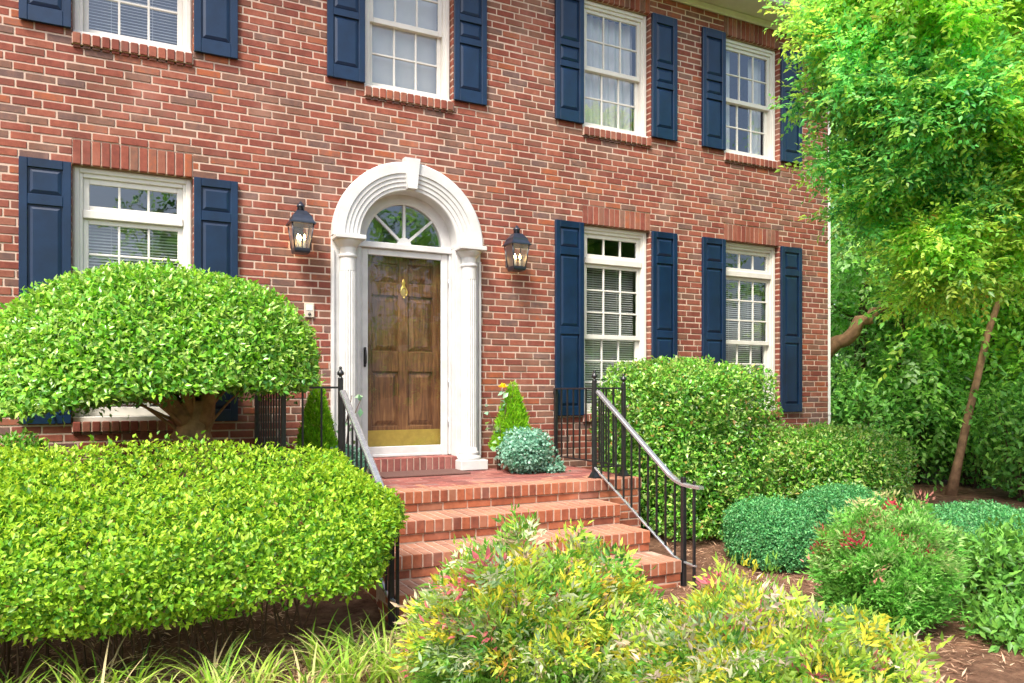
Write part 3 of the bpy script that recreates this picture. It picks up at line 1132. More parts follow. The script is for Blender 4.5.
# ------------------------------------------------------------------ wall lanterns, bell plate
def lantern(x, label):
    r = thing('wall_lantern', label, 'lantern', (x, 0, 2.73), 'lit lanterns beside the front door')
    c = (0, -.155)
    b = MB()
    b.cbox(-.05, .05, -.018, -.002, .05, .33, .004)
    b.tube([(0, -.015, .26), (0, -.04, .33), (0, -.09, .385), (0, -.15, .41)], .009, 8)
    b.frustum(c, .062, .070, 0, .018); b.frustum(c, .070, .072, .018, .04)
    for i in (-1, 1):
        for j in (-1, 1):
            b.tube([(i * .066, c[1] + j * .066, .04), (i * .093, c[1] + j * .093, .255)], .006, 6)
    b.build('frame', M['lantern_metal'], r)
    t = MB()
    t.frustum(c, .112, .112, .255, .268); t.frustum(c, .104, .088, .268, .30); t.frustum(c, .088, .082, .30, .325); t.frustum(c, .080, .042, .325, .375)
    t.lathe((c[0], c[1], 0), [(.034, .375), (.030, .41), (.036, .412), (.036, .428), (.026, .432), (.02, .446), (.012, .45), (.008, .462), (0, .466)], 16)
    t.build('roof', M['lantern_metal'], r)
    g = MB()
    for (i, j) in ((0, -1), (1, 0), (-1, 0)):
        q = []
        for (h, z) in ((.066, .041), (.093, .254)):
            for s_ in (-1, 1):
                q.append((i * h + (s_ * h if i == 0 else 0), c[1] + j * h + (s_ * h if j == 0 else 0), z))
        g.add(q, [(0, 1, 3, 2)])
    g.build('pane', M['lantern_glass'], r)
    for dx, dy in ((-.028, -.016), (.028, -.016), (0, .03)):
        k = MB(); k.lathe((dx, c[1] + dy, .04), [(.011, 0), (.010, .075), (.006, .078), (0, .079)], 10)
        ko = k.build('candle', M['candle'], r)
        k = MB(); k.lathe((dx, c[1] + dy, .119), [(.004, 0), (.010, .012), (.011, .022), (.007, .036), (.002, .052), (0, .054)], 10)
        k.build('bulb', M['bulb'], ko)


lantern(1.44, 'black metal wall lantern with lit candle bulbs, nearest the tree form shrub')
lantern(3.60, 'black metal wall lantern with lit candle bulbs, nearest the tall lower window shutter')
bell = thing('doorbell', 'small beige doorbell plate screwed to the brick below the left lantern', 'doorbell', (1.545, -.004, 2.18))
k = MB(); k.cbox(-.045, .045, -.014, 0, 0, .13, .004); k.build('plate', M['plate'], bell)
k = MB(); k.lathe((0, 0, 0), [(.014, 0), (.014, .006), (.0, .008)], 14); k.v = [(v[0], -.014 - v[2], .03 + v[1]) for v in k.v]; k.build('button', M['button'], bell)
k = MB(); k.cbox(-.03, .03, -.017, -.0142, .062, .115, .002); k.build('screen', M['blind'], bell)

# ------------------------------------------------------------------ planting
G_HEDGE = [(3, (.17, .37, .022)), (3, (.10, .27, .02)), (2, (.27, .45, .03)), (2, (.04, .14, .012)), (.3, (.38, .46, .06)), (.12, (.30, .16, .06))]
G_TREEFORM = [(3, (.14, .38, .025)), (2, (.08, .27, .025)), (2, (.25, .48, .035)), (1, (.04, .14, .02)), (.9, (.38, .52, .12))]
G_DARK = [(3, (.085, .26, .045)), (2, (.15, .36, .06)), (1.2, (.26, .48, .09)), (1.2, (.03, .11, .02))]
G_BOX = [(3, (.06, .25, .085)), (2, (.10, .33, .115)), (1.3, (.18, .43, .15)), (1, (.025, .11, .04))]
G_SHRUB = [(3, (.085, .27, .025)), (2, (.15, .38, .035)), (2, (.04, .15, .02)), (1.3, (.30, .47, .08)), (.25, (.40, .22, .07))]


def flip_young(C, t, depth, col, p):
    """young leaves at the shoot tips are paler"""
    k = (t < depth) & (rng.random(len(t)) < p)
    C[k] = C[k] * .35 + np.array(col) * .65 * (1 + rng.normal(0, .12, (k.sum(), 1)))
    return np.clip(C, .004, .9)


# clipped hedge in front
def hedge(loc):
    t_ = thing('clipped_hedge', 'low clipped bright green hedge spreading along the front of the house, left of the steps', 'hedge', loc)
    rad = (2.32, .62, .345)
    p, n, t = se_points(130000, rad, 5.0, None, .15, 3, .035, 3.6)
    p[:, 2] += .20 * (p[:, 1] / .58) * np.clip((p[:, 2] + .25) / .4, 0, 1)
    p[:, 2] += .035 * np.sin(p[:, 0] * 3.3 + 1) * np.cos(p[:, 1] * 4)
    low = p[:, 2] < -.36 + .10 * np.sin(p[:, 0] * 4.1 + .6) + .07 * np.sin(p[:, 0] * 11 + 2) + rng.normal(0, .05, len(p))
    keep = ~low & ((p[:, 1] < .45) | (p[:, 2] > 0))
    p, n, t = p[keep], n[keep], t[keep]
    D, U = orient(n, .55, .45, .85)
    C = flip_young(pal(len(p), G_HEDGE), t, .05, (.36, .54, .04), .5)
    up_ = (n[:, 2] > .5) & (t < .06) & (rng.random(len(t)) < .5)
    C[up_] = C[up_] * .4 + np.array((.45, .60, .05)) * .6  # upward-facing outer leaves recoloured brighter, light from above put into the colour
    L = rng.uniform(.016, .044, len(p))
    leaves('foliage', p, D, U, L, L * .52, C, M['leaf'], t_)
    q = rng.uniform(-1, 1, (16000, 3)) * np.array([2.15, .45, .22])
    q[:, 2] += .16 * (q[:, 1] / .58)
    D, U = orient(rnd(len(q)), .5, .3, 1.)
    Lq = rng.uniform(.03, .055, len(q))
    leaves('foliage', q, D, U, Lq, Lq * .55, pal(len(q), G_HEDGE), M['leaf'], t_)
    mb = MB()
    for i in range(34):
        x = -2.1 + 4.1 * (i + .5) / 34 + random.uniform(-.08, .08); y = random.uniform(-.25, .3)
        b = (x, y, -.78)
        tops = [(x + random.uniform(-.25, .25), y + random.uniform(-.3, .3), random.uniform(-.35, .2)) for _ in range(4)]
        stems(mb, b, tops, .008, .003, .09)
    mb.build('stems', M['twig'], t_)


hedge((-.92, -2.57, .705))

# tree-form shrub
tf = thing('tree_form_shrub', 'big dome shaped glossy shrub on a bare gnarled trunk under the left window', 'shrub', (.52, -1.02, .12))
p, n, t = se_points(78000, (1.14, .92, .80), 2.0, -.12, .26, 11, .045, 3.6)
p[:, 2] -= .13 * np.clip(-p[:, 0] / 1.1, -.5, 1) * np.clip(1 - (p[:, 2] + .1) / .9, 0, 1)
p = p + np.array([-.27, .02, 1.46])
k = ~((p[:, 2] < 1.52 - .30 * np.clip(np.hypot(p[:, 0] + .02, p[:, 1] + .3) - .12, 0, 1)) & (p[:, 1] < .35)) & (p[:, 2] > 1.26 - .14 * np.clip(-p[:, 0], 0, 1) + .07 * np.sin(p[:, 0] * 8.3) * np.cos(p[:, 1] * 6) + rng.normal(0, .035, len(p)))
p, n, t = p[k], n[k], t[k]
D, U = orient(n, .6, .3, .8)
C = flip_young(pal(len(p), G_TREEFORM), t, .05, (.33, .46, .10), .35)
L = rng.uniform(.032, .056, len(p))
leaves('foliage', p, D, U, L, L * .5, C, M['leaf_gloss'], tf)
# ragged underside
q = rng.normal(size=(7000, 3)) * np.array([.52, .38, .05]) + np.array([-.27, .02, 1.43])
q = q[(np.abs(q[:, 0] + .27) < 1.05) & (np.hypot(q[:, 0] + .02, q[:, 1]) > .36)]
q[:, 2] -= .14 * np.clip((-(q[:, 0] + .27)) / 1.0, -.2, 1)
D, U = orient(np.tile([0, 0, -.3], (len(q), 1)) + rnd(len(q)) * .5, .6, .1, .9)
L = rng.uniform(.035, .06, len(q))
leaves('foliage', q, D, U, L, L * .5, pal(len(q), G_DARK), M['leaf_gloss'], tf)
mb = MB()
mb.tube([(0, 0, -.15), (-.015, 0, .25), (-.02, .01, .62), (-.01, .0, .86), (.01, -.01, .95), (-.05, 0, 1.07), (-.01, .01, 1.18), (-.03, 0, 1.32)], [.14, .12, .105, .125, .112, .135, .125, .15], 12)
for i in range(7):
    a = i / 7 * 6.28 + random.uniform(-.4, .4)
    r1 = random.uniform(.22, .6)
    p0 = np.array([-.03 + .06 * math.cos(a), .06 * math.sin(a), random.uniform(1.12, 1.3)])
    p3 = np.array([-.2 + r1 * math.cos(a), r1 * .8 * math.sin(a), random.uniform(1.6, 1.95)])
    p1 = p0 + (p3 - p0) * .35 + np.array([0, 0, .10]); p2 = p0 + (p3 - p0) * .7 + np.array([random.uniform(-.06, .06), 0, .05])
    k_ = random.uniform(.7, 1.4)
    p1 = p1 + np.array([random.uniform(-.05, .05), 0, random.uniform(-.03, .06)])
    mb.tube([p0, p1, p2, p3], [.055 * k_, .040 * k_, .026 * k_, .010], 7)
for i in range(12):
    a = random.uniform(0, 6.28); r1 = random.uniform(.3, .8)
    p0 = np.array([-.03, 0, random.uniform(.95, 1.15)]); p3 = np.array([-.15 + r1 * math.cos(a), r1 * .7 * math.sin(a), random.uniform(1.35, 1.55)])
    mb.tube([p0, p0 + (p3 - p0) * .5 + np.array([0, random.uniform(-.08, .08), random.uniform(-.02, .09)]), p3], [.014, .009, .004], 5)
mb.tube([(-.1, -.05, -.1), (-.35, -.1, .35), (-.6, -.15, .72)], [.01, .007, .004], 5)
mb.build('trunk', M['tan_bark'], tf)


def shrub(name, label, cat, loc, rad, n, colors, leaf=(.035, .06), ratio=.5, pw=2.4, depth=.2, seed=1, amp=.06, freq=3, fb=None,
          young=None, yp=.3, m='leaf', group=None, base=None, up=.35, tilt=None):
    """loc = centre of the foliage body; the thing stands on the ground below it"""
    zb = float(gz(loc[0], loc[1])) if base is None else base
    t_ = thing(name, label, cat, (loc[0], loc[1], zb), group)
    h = loc[2] - zb
    p, nn, t = se_points(n, rad, pw, fb, depth, seed, amp, freq)
    p[:, 2] += h
    if tilt: p[:, 2] += tilt * p[:, 0]
    k = p[:, 2] > .02
    p, nn, t = p[k], nn[k], t[k]
    D, U = orient(nn, .6, up, .85)
    C = pal(len(p), colors)
    if young: C = flip_young(C, t, .04, young, yp)
    L = rng.uniform(leaf[0], leaf[1], len(p))
    leaves('foliage', p, D, U, L, L * ratio, C, M[m], t_)
    mb = MB()
    ns = max(4, int(rad[0] * 14))
    for i in range(ns):
        x = random.uniform(-.35, .35) * rad[0]; y = random.uniform(-.35, .35) * rad[1]
        tops = [(x + random.uniform(-.5, .5) * rad[0], y + random.uniform(-.5, .5) * rad[1], h + random.uniform(-.3, .65) * rad[2]) for _ in range(5)]
        stems(mb, (x, y, -.03), tops, .012, .003, .05)
    mb.build('stems', M['twig'], t_)
    return t_


shrub('holly_shrub', 'tall rounded glossy shrub between the right railing and the lower right windows', 'shrub', (5.02, -1.02, .94), (.68, .76, .83), 62000,
      G_SHRUB, (.026, .062), .5, 5.0, .30, 21, .10, 3.9, None, (.34, .44, .12), .4, 'leaf_gloss')
shrub('holly_shrub', 'lower clipped glossy shrub standing at the house corner by the downspout', 'shrub', (7.08, -1.05, .55), (.76, .72, .55), 34000,
      G_SHRUB, (.03, .062), .5, 3.2, .26, 22, .08, 3.6, None, (.38, .46, .14), .5, 'leaf_gloss')
bx = 'clipped boxwoods in the right bed'
shrub('boxwood', 'small round boxwood ball nearest to the foot of the right railing', 'shrub', (4.82, -2.36, .30), (.34, .37, .32), 30000, G_BOX, (.016, .028), .6, 2.3, .11, 31, .05, 4, None, (.12, .30, .10), .3, group=bx)
shrub('boxwood', 'round boxwood behind the reddish feathery shrub, below the corner shrub', 'shrub', (6.15, -1.98, .28), (.42, .42, .32), 24000, G_BOX, (.018, .03), .6, 2.3, .11, 32, .05, 4, None, (.12, .30, .10), .3, group=bx)
x_, y_, z_ = at(985, 575, 6.3)
shrub('boxwood', 'wide dark boxwood at the right edge under the trees', 'shrub', (x_, y_, .22), (.72, .55, .34), 34000, G_BOX, (.018, .03), .6, 2.5, .11, 33, .07, 3.4, None, (.12, .30, .10), .3, group=bx)
x_, y_, z_ = at(1068, 600, 6.0)
shrub('boxwood', 'low dark boxwood running out of the picture on the right', 'shrub', (x_, y_, .2), (.6, .5, .34), 20000, G_BOX, (.018, .03), .6, 2.5, .11, 34, .07, 3.4, group=bx)
x_, y_, z_ = at(1005, 592, 5.1)
shrub('azalea', 'loose light green leafy shrub at the right edge before the dark boxwood', 'shrub', (x_, y_, .30), (.36, .34, .30), 3800, [(3, (.10, .26, .04)), (2, (.17, .36, .06)), (1, (.05, .14, .03))], (.05, .085), .38, 2.2, .3, 35, .16, 3.4, up=.5)
x_, y_, z_ = at(1030, 632, 4.6)
shrub('azalea', 'low leafy green plant in the bottom right corner of the bed', 'plant', (x_, y_, .10), (.36, .3, .16), 2200, [(3, (.10, .26, .04)), (2, (.17, .36, .06)), (1, (.05, .14, .03))], (.05, .085), .38, 2.2, .2, 36, .16, 3.4, up=.5)
x_, y_, z_ = at(2, 452, 5.75)
shrub('low_shrub', 'low bright green shrub against the wall at the left edge behind the hedge', 'shrub', (x_, y_, .72), (.42, .3, .44), 9000, G_SHRUB, (.035, .06), .45, 2.3, .25, 37, .12, 3.4, up=.6)


# nandina: canes carrying feathery compound leaves
def nandina(name, label, loc, rad, nfrond, colors, tips, seed, leaf=(.035, .06), red=0.):
    r = np.random.default_rng(seed)
    zb = float(gz(loc[0], loc[1]))
    t_ = thing(name, label, 'shrub', (loc[0], loc[1], zb))
    P = []; D = []; U = []; L = []; C = []
    mb = MB()
    h = loc[2]
    for f in range(nfrond):
        a = r.random() * 6.283; q = math.sqrt(r.random())
        el = r.random() ** .6
        hz = (1 - .32 * q ** 2) * el
        bump_ = 1 + .14 * math.sin(a * 3 + seed) + .10 * math.sin(a * 7 + q * 9)
        hz *= bump_
        root = np.array([math.cos(a) * rad * q * (.75 + .25 * el), math.sin(a) * rad * q * (.75 + .25 * el), max(.06, h * hz * (.86 + .16 * r.random()))])
        out = np.array([math.cos(a), math.sin(a), 0]) * (.2 + .6 * q) + r.normal(size=3) * .4
        out[2] = 1.15 - .4 * q + r.normal() * .35
        out /= np.linalg.norm(out)
        ln = r.uniform(.10, .20)
        side = np.cross(out, np.array([0, 0, 1.]) + r.normal(size=3) * .9); side /= np.linalg.norm(side) + 1e-6
        upv = np.cross(side, out)
        top = el > .72
        ci = colors[r.choice(len(colors), p=np.array([c_[0] for c_ in colors]) / sum(c_[0] for c_ in colors))][1]
        if top and r.random() < .62:
            ci = tips[r.choice(len(tips), p=np.array([c_[0] for c_ in tips]) / sum(c_[0] for c_ in tips))][1]
        if f % 4 == 0:
            mb.tube([(root[0] * .35, root[1] * .35, -.02), root * np.array([.8, .8, .6]), root], [.005, .004, .002], 4)
        nseg = 6
        for k in range(nseg + 1):
            s_ = .25 + .75 * k / nseg
            pos = root + out * ln * s_ - np.array([0, 0, .06 * s_ * s_])
            for sg in ((-1, 1) if k < nseg else (0,)):
                for sub in ((0, 1, 2) if (sg and k < 4) else (0,)):
                    d = out * (.65 + .2 * sub) + side * sg * (1.0 - .12 * k) + r.normal(size=3) * .18
                    if sg == 0: d = out
                    off = side * sg * sub * .032 * (1 - .1 * k)
                    P.append(pos + off + r.normal(size=3) * .012); D.append(d + r.normal(size=3) * .22); U.append(upv + r.normal(size=3) * .3)
                    L.append(r.uniform(*leaf))
                    cj = np.array(ci)
                    if r.random() < .25: cj = cj * .4 + .6 * np.array(colors[r.integers(len(colors))][1])
                    C.append(cj * (1 + r.normal(0, .2)))
    leaves('foliage', np.array(P), np.array(D), np.array(U), np.array(L), np.array(L) * .30, np.clip(np.array(C), .006, .9), M['leaf_soft'], t_, .15, .15, .4)
    mb.build('stems', M['twig'], t_)
    return t_


ND = [(3, (.15, .37, .05)), (3, (.23, .45, .07)), (1.3, (.07, .22, .035)), (1.6, (.34, .48, .11)), (1.2, (.27, .40, .22))]
NT = [(3, (.62, .57, .06)), (4, (.42, .58, .08)), (1.4, (.60, .46, .32)), (2, (.52, .56, .36)), (.3, (.60, .34, .10)), (.55, (.58, .15, .17))]
x_, y_, z_ = at(530, 620, 3.35)
nandina('nandina', 'bushy yellow green nandina in front of the brick steps', (x_, y_, .79), .48, 1900, ND, NT, 41, (.028, .054))
x_, y_, z_ = at(752, 650, 3.05)
nandina('nandina', 'nearest wide nandina with cream, yellow and pink shoots at the bottom of the picture', (x_, y_, .60), .57, 2300, ND, NT + [(1.6, (.62, .50, .42)), (.45, (.56, .15, .18))], 42, (.028, .054))
x_, y_, z_ = at(886, 575, 4.9)
nandina('nandina', 'feathery green nandina with a few crimson sprays among the boxwoods', (x_, y_, .72), .36, 1400, [(3, (.15, .44, .07)), (2, (.24, .56, .11)), (1, (.08, .28, .04))],
        [(5, (.32, .52, .17)), (1, (.46, .44, .20)), (.2, (.58, .26, .2)), (.4, (.60, .07, .10))], 43, (.03, .05))


# liriope clumps
def liriope_mesh(seed):
    r = np.random.default_rng(seed)
    mb = MB(); cols = []
    for i in range(34):
        a = r.random() * 6.283; ln = r.uniform(.20, .38); arch = r.uniform(.5, 1.3); wd = r.uniform(.007, .012)
        d = np.array([math.cos(a), math.sin(a)]); sd = np.array([-d[1], d[0]])
        b = r.normal(size=2) * .025
        vs = []; n = 6
        for k in range(n + 1):
            s_ = k / n
            ang = 1.45 - arch * s_ * 1.3
            x = ln * (s_ * .30 + .50 * s_ * s_ * arch * .7); z = ln * (s_ * 1.05 - .52 * arch * s_ * s_)
            w_ = wd * (1 - s_ ** 2.5) * .5 + .0006
            for sg in (-1, 1):
                vs.append((b[0] + d[0] * x + sd[0] * sg * w_, b[1] + d[1] * x + sd[1] * sg * w_, z + .001))
        mb.add(vs, [(2 * k, 2 * k + 1, 2 * k + 3, 2 * k + 2) for k in range(n)], True)
        c_ = [(.24, .44, .05), (.38, .54, .09), (.52, .60, .20), (.12, .26, .04), (.58, .48, .26)][r.choice(5, p=[.22, .28, .26, .10, .14])]
        cols += [np.array(c_) * (1 + r.normal(0, .12))] * (2 * (n + 1))
    me = mb.mesh('liriope_plant')
    ca = me.color_attributes.new('Col', 'FLOAT_COLOR', 'POINT')
    rgba = np.ones((len(cols), 4), np.float32); rgba[:, :3] = np.clip(np.array(cols), .005, .9)
    ca.data.foreach_set('color', rgba.ravel())
    me.materials.append(M['leaf_soft'])
    return me


lm = [liriope_mesh(60 + i) for i in range(6)]
spots = []
for i in range(11): spots.append((-.85 + i * .207 + random.uniform(-.05, .05), -3.22 + random.uniform(-.14, .1) - .012 * i))
for i in range(8): spots.append((-.70 + i * .27 + random.uniform(-.05, .05), -3.02 + random.uniform(-.08, .08)))
spots += [(1.30, -3.05), (1.42, -3.25), (1.18, -3.3), (1.28, -3.42), (1.0, -3.4), (1.5, -3.02)]
for i, (x, y) in enumerate(spots):
    o = link('liriope_plant', lm[i % 6], None, None, (x, y, float(gz(x, y)) - .005))
    o.rotation_euler = (0, 0, random.uniform(0, 6.28)); s_ = random.uniform(.95, 1.3); o.scale = (s_, s_, s_)
    tag(o, 'grassy clump of arching pale green strap leaves edging the bed before the clipped hedge', 'plant', 'strap leaved clumps before the hedge')

# ---- plants on the porch
PZF = PZ + .0015
def pot(x, y, label):
    t_ = MB(); t_.lathe((0, 0, 0), [(.085, 0), (.12, .2), (.13, .205), (.13, .235), (.112, .235), (.108, .21), (0, .205)], 24)
    return tag(t_.build('flower_pot', M['pot'], None, (x, y, PZF)), label, 'pot', 'terracotta pots on the porch')


def cypress(x, y, h, r0, label, z0):
    t_ = thing('dwarf_cypress', label, 'plant', (x, y, z0), 'little cone shaped conifers on the porch')
    n = 9000
    zz = 1 - np.sqrt(rng.random(n)); zz = zz * .98
    a = rng.random(n) * 6.283
    rr = r0 * (1 - zz) ** .8 * (.55 + .45 * rng.random(n) ** .5) * (1 + .12 * np.sin(a * 5 + zz * 20))
    p = np.stack([np.cos(a) * rr, np.sin(a) * rr, zz * h + .01], 1)
    D = np.stack([np.cos(a), np.sin(a), np.full(n, 1.5)], 1) + rnd(n) * .8
    L = rng.uniform(.02, .055, n)
    leaves('foliage', p, D, rnd(n), L, L * .28, pal(n, [(3, (.20, .42, .02)), (2, (.13, .33, .02)), (1, (.30, .50, .04))]), M['leaf_soft'], t_)
    mb = MB(); mb.tube([(0, 0, -.02), (0, 0, h * .5), (0, 0, h * .95)], [.014, .009, .003], 6); mb.build('trunk', M['twig'], t_)


def mound(x, y, rad, n, label, seed):
    t_ = thing('variegated_plant', label, 'plant', (x, y, PZF), 'silvery variegated trailing plants on the porch')
    p, nn, t = se_points(n, rad, 2.3, None, .10, seed, .10, 4)
    p[:, 2] += rad[2]
    p = p[p[:, 2] > .008]; nn = unit(p - np.array([0, 0, rad[2]]))
    D, U = orient(nn, .6, .25, .8)
    L = rng.uniform(.022, .042, len(p))
    leaves('foliage', p, D, U, L, L * .72, pal(len(p), [(3, (.22, .40, .31)), (2, (.13, .30, .21)), (1.4, (.42, .56, .48)), (1.2, (.06, .18, .10))], .12), M['leaf_soft'], t_, .1, .1, .5)
    mb = MB()
    for i in range(14):
        a = random.uniform(0, 6.28)
        mb.tube([(0, 0, .02), (math.cos(a) * rad[0] * .5, math.sin(a) * rad[1] * .5, rad[2] * 1.2), (math.cos(a) * rad[0] * .85, math.sin(a) * rad[1] * .85, rad[2] * .9)], .004, 5)
    mb.build('stems', M['twig'], t_)


def rose(x, y, z0, label, tops, seed, bloom):
    r = np.random.default_rng(seed)
    t_ = thing('flowering_plant', label, 'plant', (x, y, z0))
    mb = MB(); P = []; D = []
    for (tx, ty, tz) in tops:
        b = np.array([tx * .1, ty * .1, 0.]); e = np.array([tx, ty, tz])
        m_ = (b + e) / 2 + np.array([-tx * .2, 0, tz * .12])
        mb.tube([b, m_, e], [.006, .005, .003], 6)
        for k in range(7):
            q = b + (e - b) * (.3 + .7 * k / 6) + r.normal(size=3) * .012
            P.append(q); D.append(r.normal(size=3) + np.array([tx, ty, .2]))
    P = np.array(P); n = len(P)
    L = r.uniform(.06, .095, n)
    leaves('foliage', P, np.array(D), np.tile([0, -.5, 1.], (n, 1)) + r.normal(size=(n, 3)) * .4, L, L * .62, pal(n, [(3, (.16, .34, .20)), (2, (.28, .46, .34)), (1, (.24, .34, .06))]), M['leaf_gloss'], t_, .12, .15, .5)
    mb.build('stem', M['twig'], t_)
    if bloom:
        fp = []; fd = []
        for k in range(26):
            d = r.normal(size=3); d /= np.linalg.norm(d); d[2] = abs(d[2]) * .7
            fp.append(np.array(tops[0]) + np.array([0, 0, .012]) + d * .008); fd.append(d)
        leaves('flower', np.array(fp), np.array(fd), np.tile([0, 0, 1.], (26, 1)), .045, .034, pal(26, [(1, (.85, .62, .03)), (1, (.80, .48, .03))]), M['leaf_soft'], t_, .2, -.2, .6)


pot(3.46, -.34, 'terracotta pot behind the silvery mound right of the door, the yellow flower beside it')
cypress(3.46, -.34, .66, .21, 'bright green cone shaped conifer right of the door behind a silvery mound', PZF + .2)
mound(3.455, -.62, (.25, .21, .20), 5200, 'silvery green variegated mound spilling over the porch right of the door', 5)
mound(3.70, -.72, (.13, .09, .035), 900, 'low silvery green runner trailing over the porch floor towards the right railing', 6)
rose(3.33, -.30, PZF, 'leggy plant with one yellow flower between the door column and the conifer', [(.01, -.06, .80), (-.18, -.10, .62), (.07, -.04, .70), (-.05, -.12, .45), (.02, -.12, .66)], 8, True)
pot(1.50, -.52, 'terracotta pot behind the left railing')
cypress(1.50, -.52, .66, .17, 'bright green cone shaped conifer behind the left railing', PZF + .2)
mound(1.70, -.72, (.20, .18, .15), 2600, 'silvery green variegated mound behind the left railing', 9)
rose(1.72, -.45, PZF, 'leggy plant without a flower behind the left railing', [(.01, -.06, .62), (-.10, -.10, .52), (.09, -.04, .74), (.16, -.06, .70)], 10, False)


# ------------------------------------------------------------------ trees
def tree(name, label, base, trunk, blobs, nclump, ntwig, leaf, colors, seed, bark='bark', r0=.12, m='leaf', spray=10, twl=(.25, .5), droop=.25, ratio=.42, young=None, group=None, limb_n=14, ct=.33, pals=None):
    """trunk = polyline from the base; blobs = (centre, radii) crown volumes; twigs carry leaves on both sides"""
    r = np.random.default_rng(seed)
    base = np.array(base, float)
    t_ = thing(name, label, 'tree', tuple(base), group)
    tr = [np.array(q, float) - base for q in trunk]
    mb = MB()
    # wobble
    pts = []
    for i in range(len(tr) - 1):
        for k in range(4):
            s_ = k / 4; pts.append(tr[i] * (1 - s_) + tr[i + 1] * s_ + (r.normal(size=3) * r0 * .18 if (i or k) else 0))
    pts.append(tr[-1])
    rs = [r0 * (1 - .8 * i / (len(pts) - 1)) for i in range(len(pts))]
    rs[0] *= 1.3
    mb.tube(pts, rs, 9)
    vol = np.array([b[1][0] * b[1][1] * b[1][2] for b in blobs]); vol = vol ** .6; vol /= vol.sum()
    cl = []
    for i in range(nclump):
        c_, rd = blobs[r.choice(len(blobs), p=vol)]
        d = r.normal(size=3); d /= np.linalg.norm(d)
        cl.append(np.array(c_) - base + d * np.array(rd) * r.random() ** .38)
    cl = np.array(cl)
    for i in range(min(limb_n, nclump)):
        e = cl[i]
        j = int(np.argmin([np.linalg.norm(e - p_) + abs(e[2] - p_[2] - .5) * .4 for p_ in pts[len(pts) // 3:]])) + len(pts) // 3
        s0 = pts[j]
        m1 = s0 + (e - s0) * .5 + np.array([0, 0, .12 * np.linalg.norm(e - s0)]) + r.normal(size=3) * .08
        mb.tube([s0, (s0 + m1) / 2 + r.normal(size=3) * .03, m1, e], [max(.012, rs[j] * .5), max(.01, rs[j] * .38), max(.008, rs[j] * .25), .006], 6)
    P = []; D = []; U = []; Cx = []
    ci = r.choice(nclump, ntwig)
    rad = ct * np.mean([np.mean(b[1]) for b in blobs])
    o = r.normal(size=(ntwig, 3)) * np.array([1, 1, .62]) * rad * .55
    st = cl[ci] + o
    td = unit(o + r.normal(size=(ntwig, 3)) * rad * .5) + np.array([0, 0, -droop])
    td = unit(td)
    tl = r.uniform(twl[0], twl[1], ntwig)
    sd = unit(np.cross(td, np.array([0, 0, 1.]) + r.normal(size=(ntwig, 3)) * .35))
    up = np.cross(sd, td)
    tc = pal(ntwig, colors, .14)
    if pals:
        bi = np.array([int(np.argmin([np.sum(((c_ + base - np.array(b[0])) / np.array(b[1])) ** 2) for b in blobs])) for c_ in cl])
        for b_i, pp in pals.items():
            kk = np.isin(ci, np.where(bi == b_i)[0]); tc[kk] = pal(int(kk.sum()), pp, .14)
    clt = 1 + .25 * r.normal(size=nclump)
    for k in range(spray):
        s_ = (k + 1) / spray
        sg = -1 if k % 2 else 1
        P.append(st + td * (tl * s_)[:, None] - np.array([0, 0, 1.]) * (tl * s_ * s_ * droop * .6)[:, None])
        D.append(td * .75 + sd * sg * (.8 if k < spray - 1 else .1) + r.normal(size=(ntwig, 3)) * .25 - np.array([0, 0, droop * .6]))
        U.append(up + r.normal(size=(ntwig, 3)) * .4)
        c_ = tc * clt[ci][:, None].clip(.6, 1.4)
        if young is not None and k > spray * .55:
            kk = r.random(ntwig) < .4
            c_[kk] = c_[kk] * .4 + np.array(young) * .6
        Cx.append(c_ * (1 + r.normal(0, .1, (ntwig, 1))))
    P = np.concatenate(P); D = np.concatenate(D); U = np.concatenate(U); Cx = np.clip(np.concatenate(Cx), .005, .9)
    L = r.uniform(leaf[0], leaf[1], len(P))
    leaves('crown', P, D, U, L, L * ratio, Cx, M[m], t_)
    mb.build('trunk', M[bark], t_)
    return t_


T_BRIGHT = [(3, (.25, .50, .08)), (2, (.17, .42, .075)), (1.6, (.42, .60, .09)), (.8, (.08, .26, .05)), (.12, (.42, .24, .06))]
T_EMER = [(3, (.10, .38, .10)), (2, (.16, .46, .11)), (.7, (.035, .18, .06)), (1, (.32, .54, .09))]  # darker green for the near tree's lower left, its shading put into leaf colour
T_MID = [(3, (.14, .37, .07)), (2, (.22, .46, .09)), (1.3, (.36, .58, .15)), (1, (.045, .16, .035))]
T_PALE = [(3, (.30, .54, .20)), (2, (.44, .66, .32)), (1, (.15, .35, .10))]

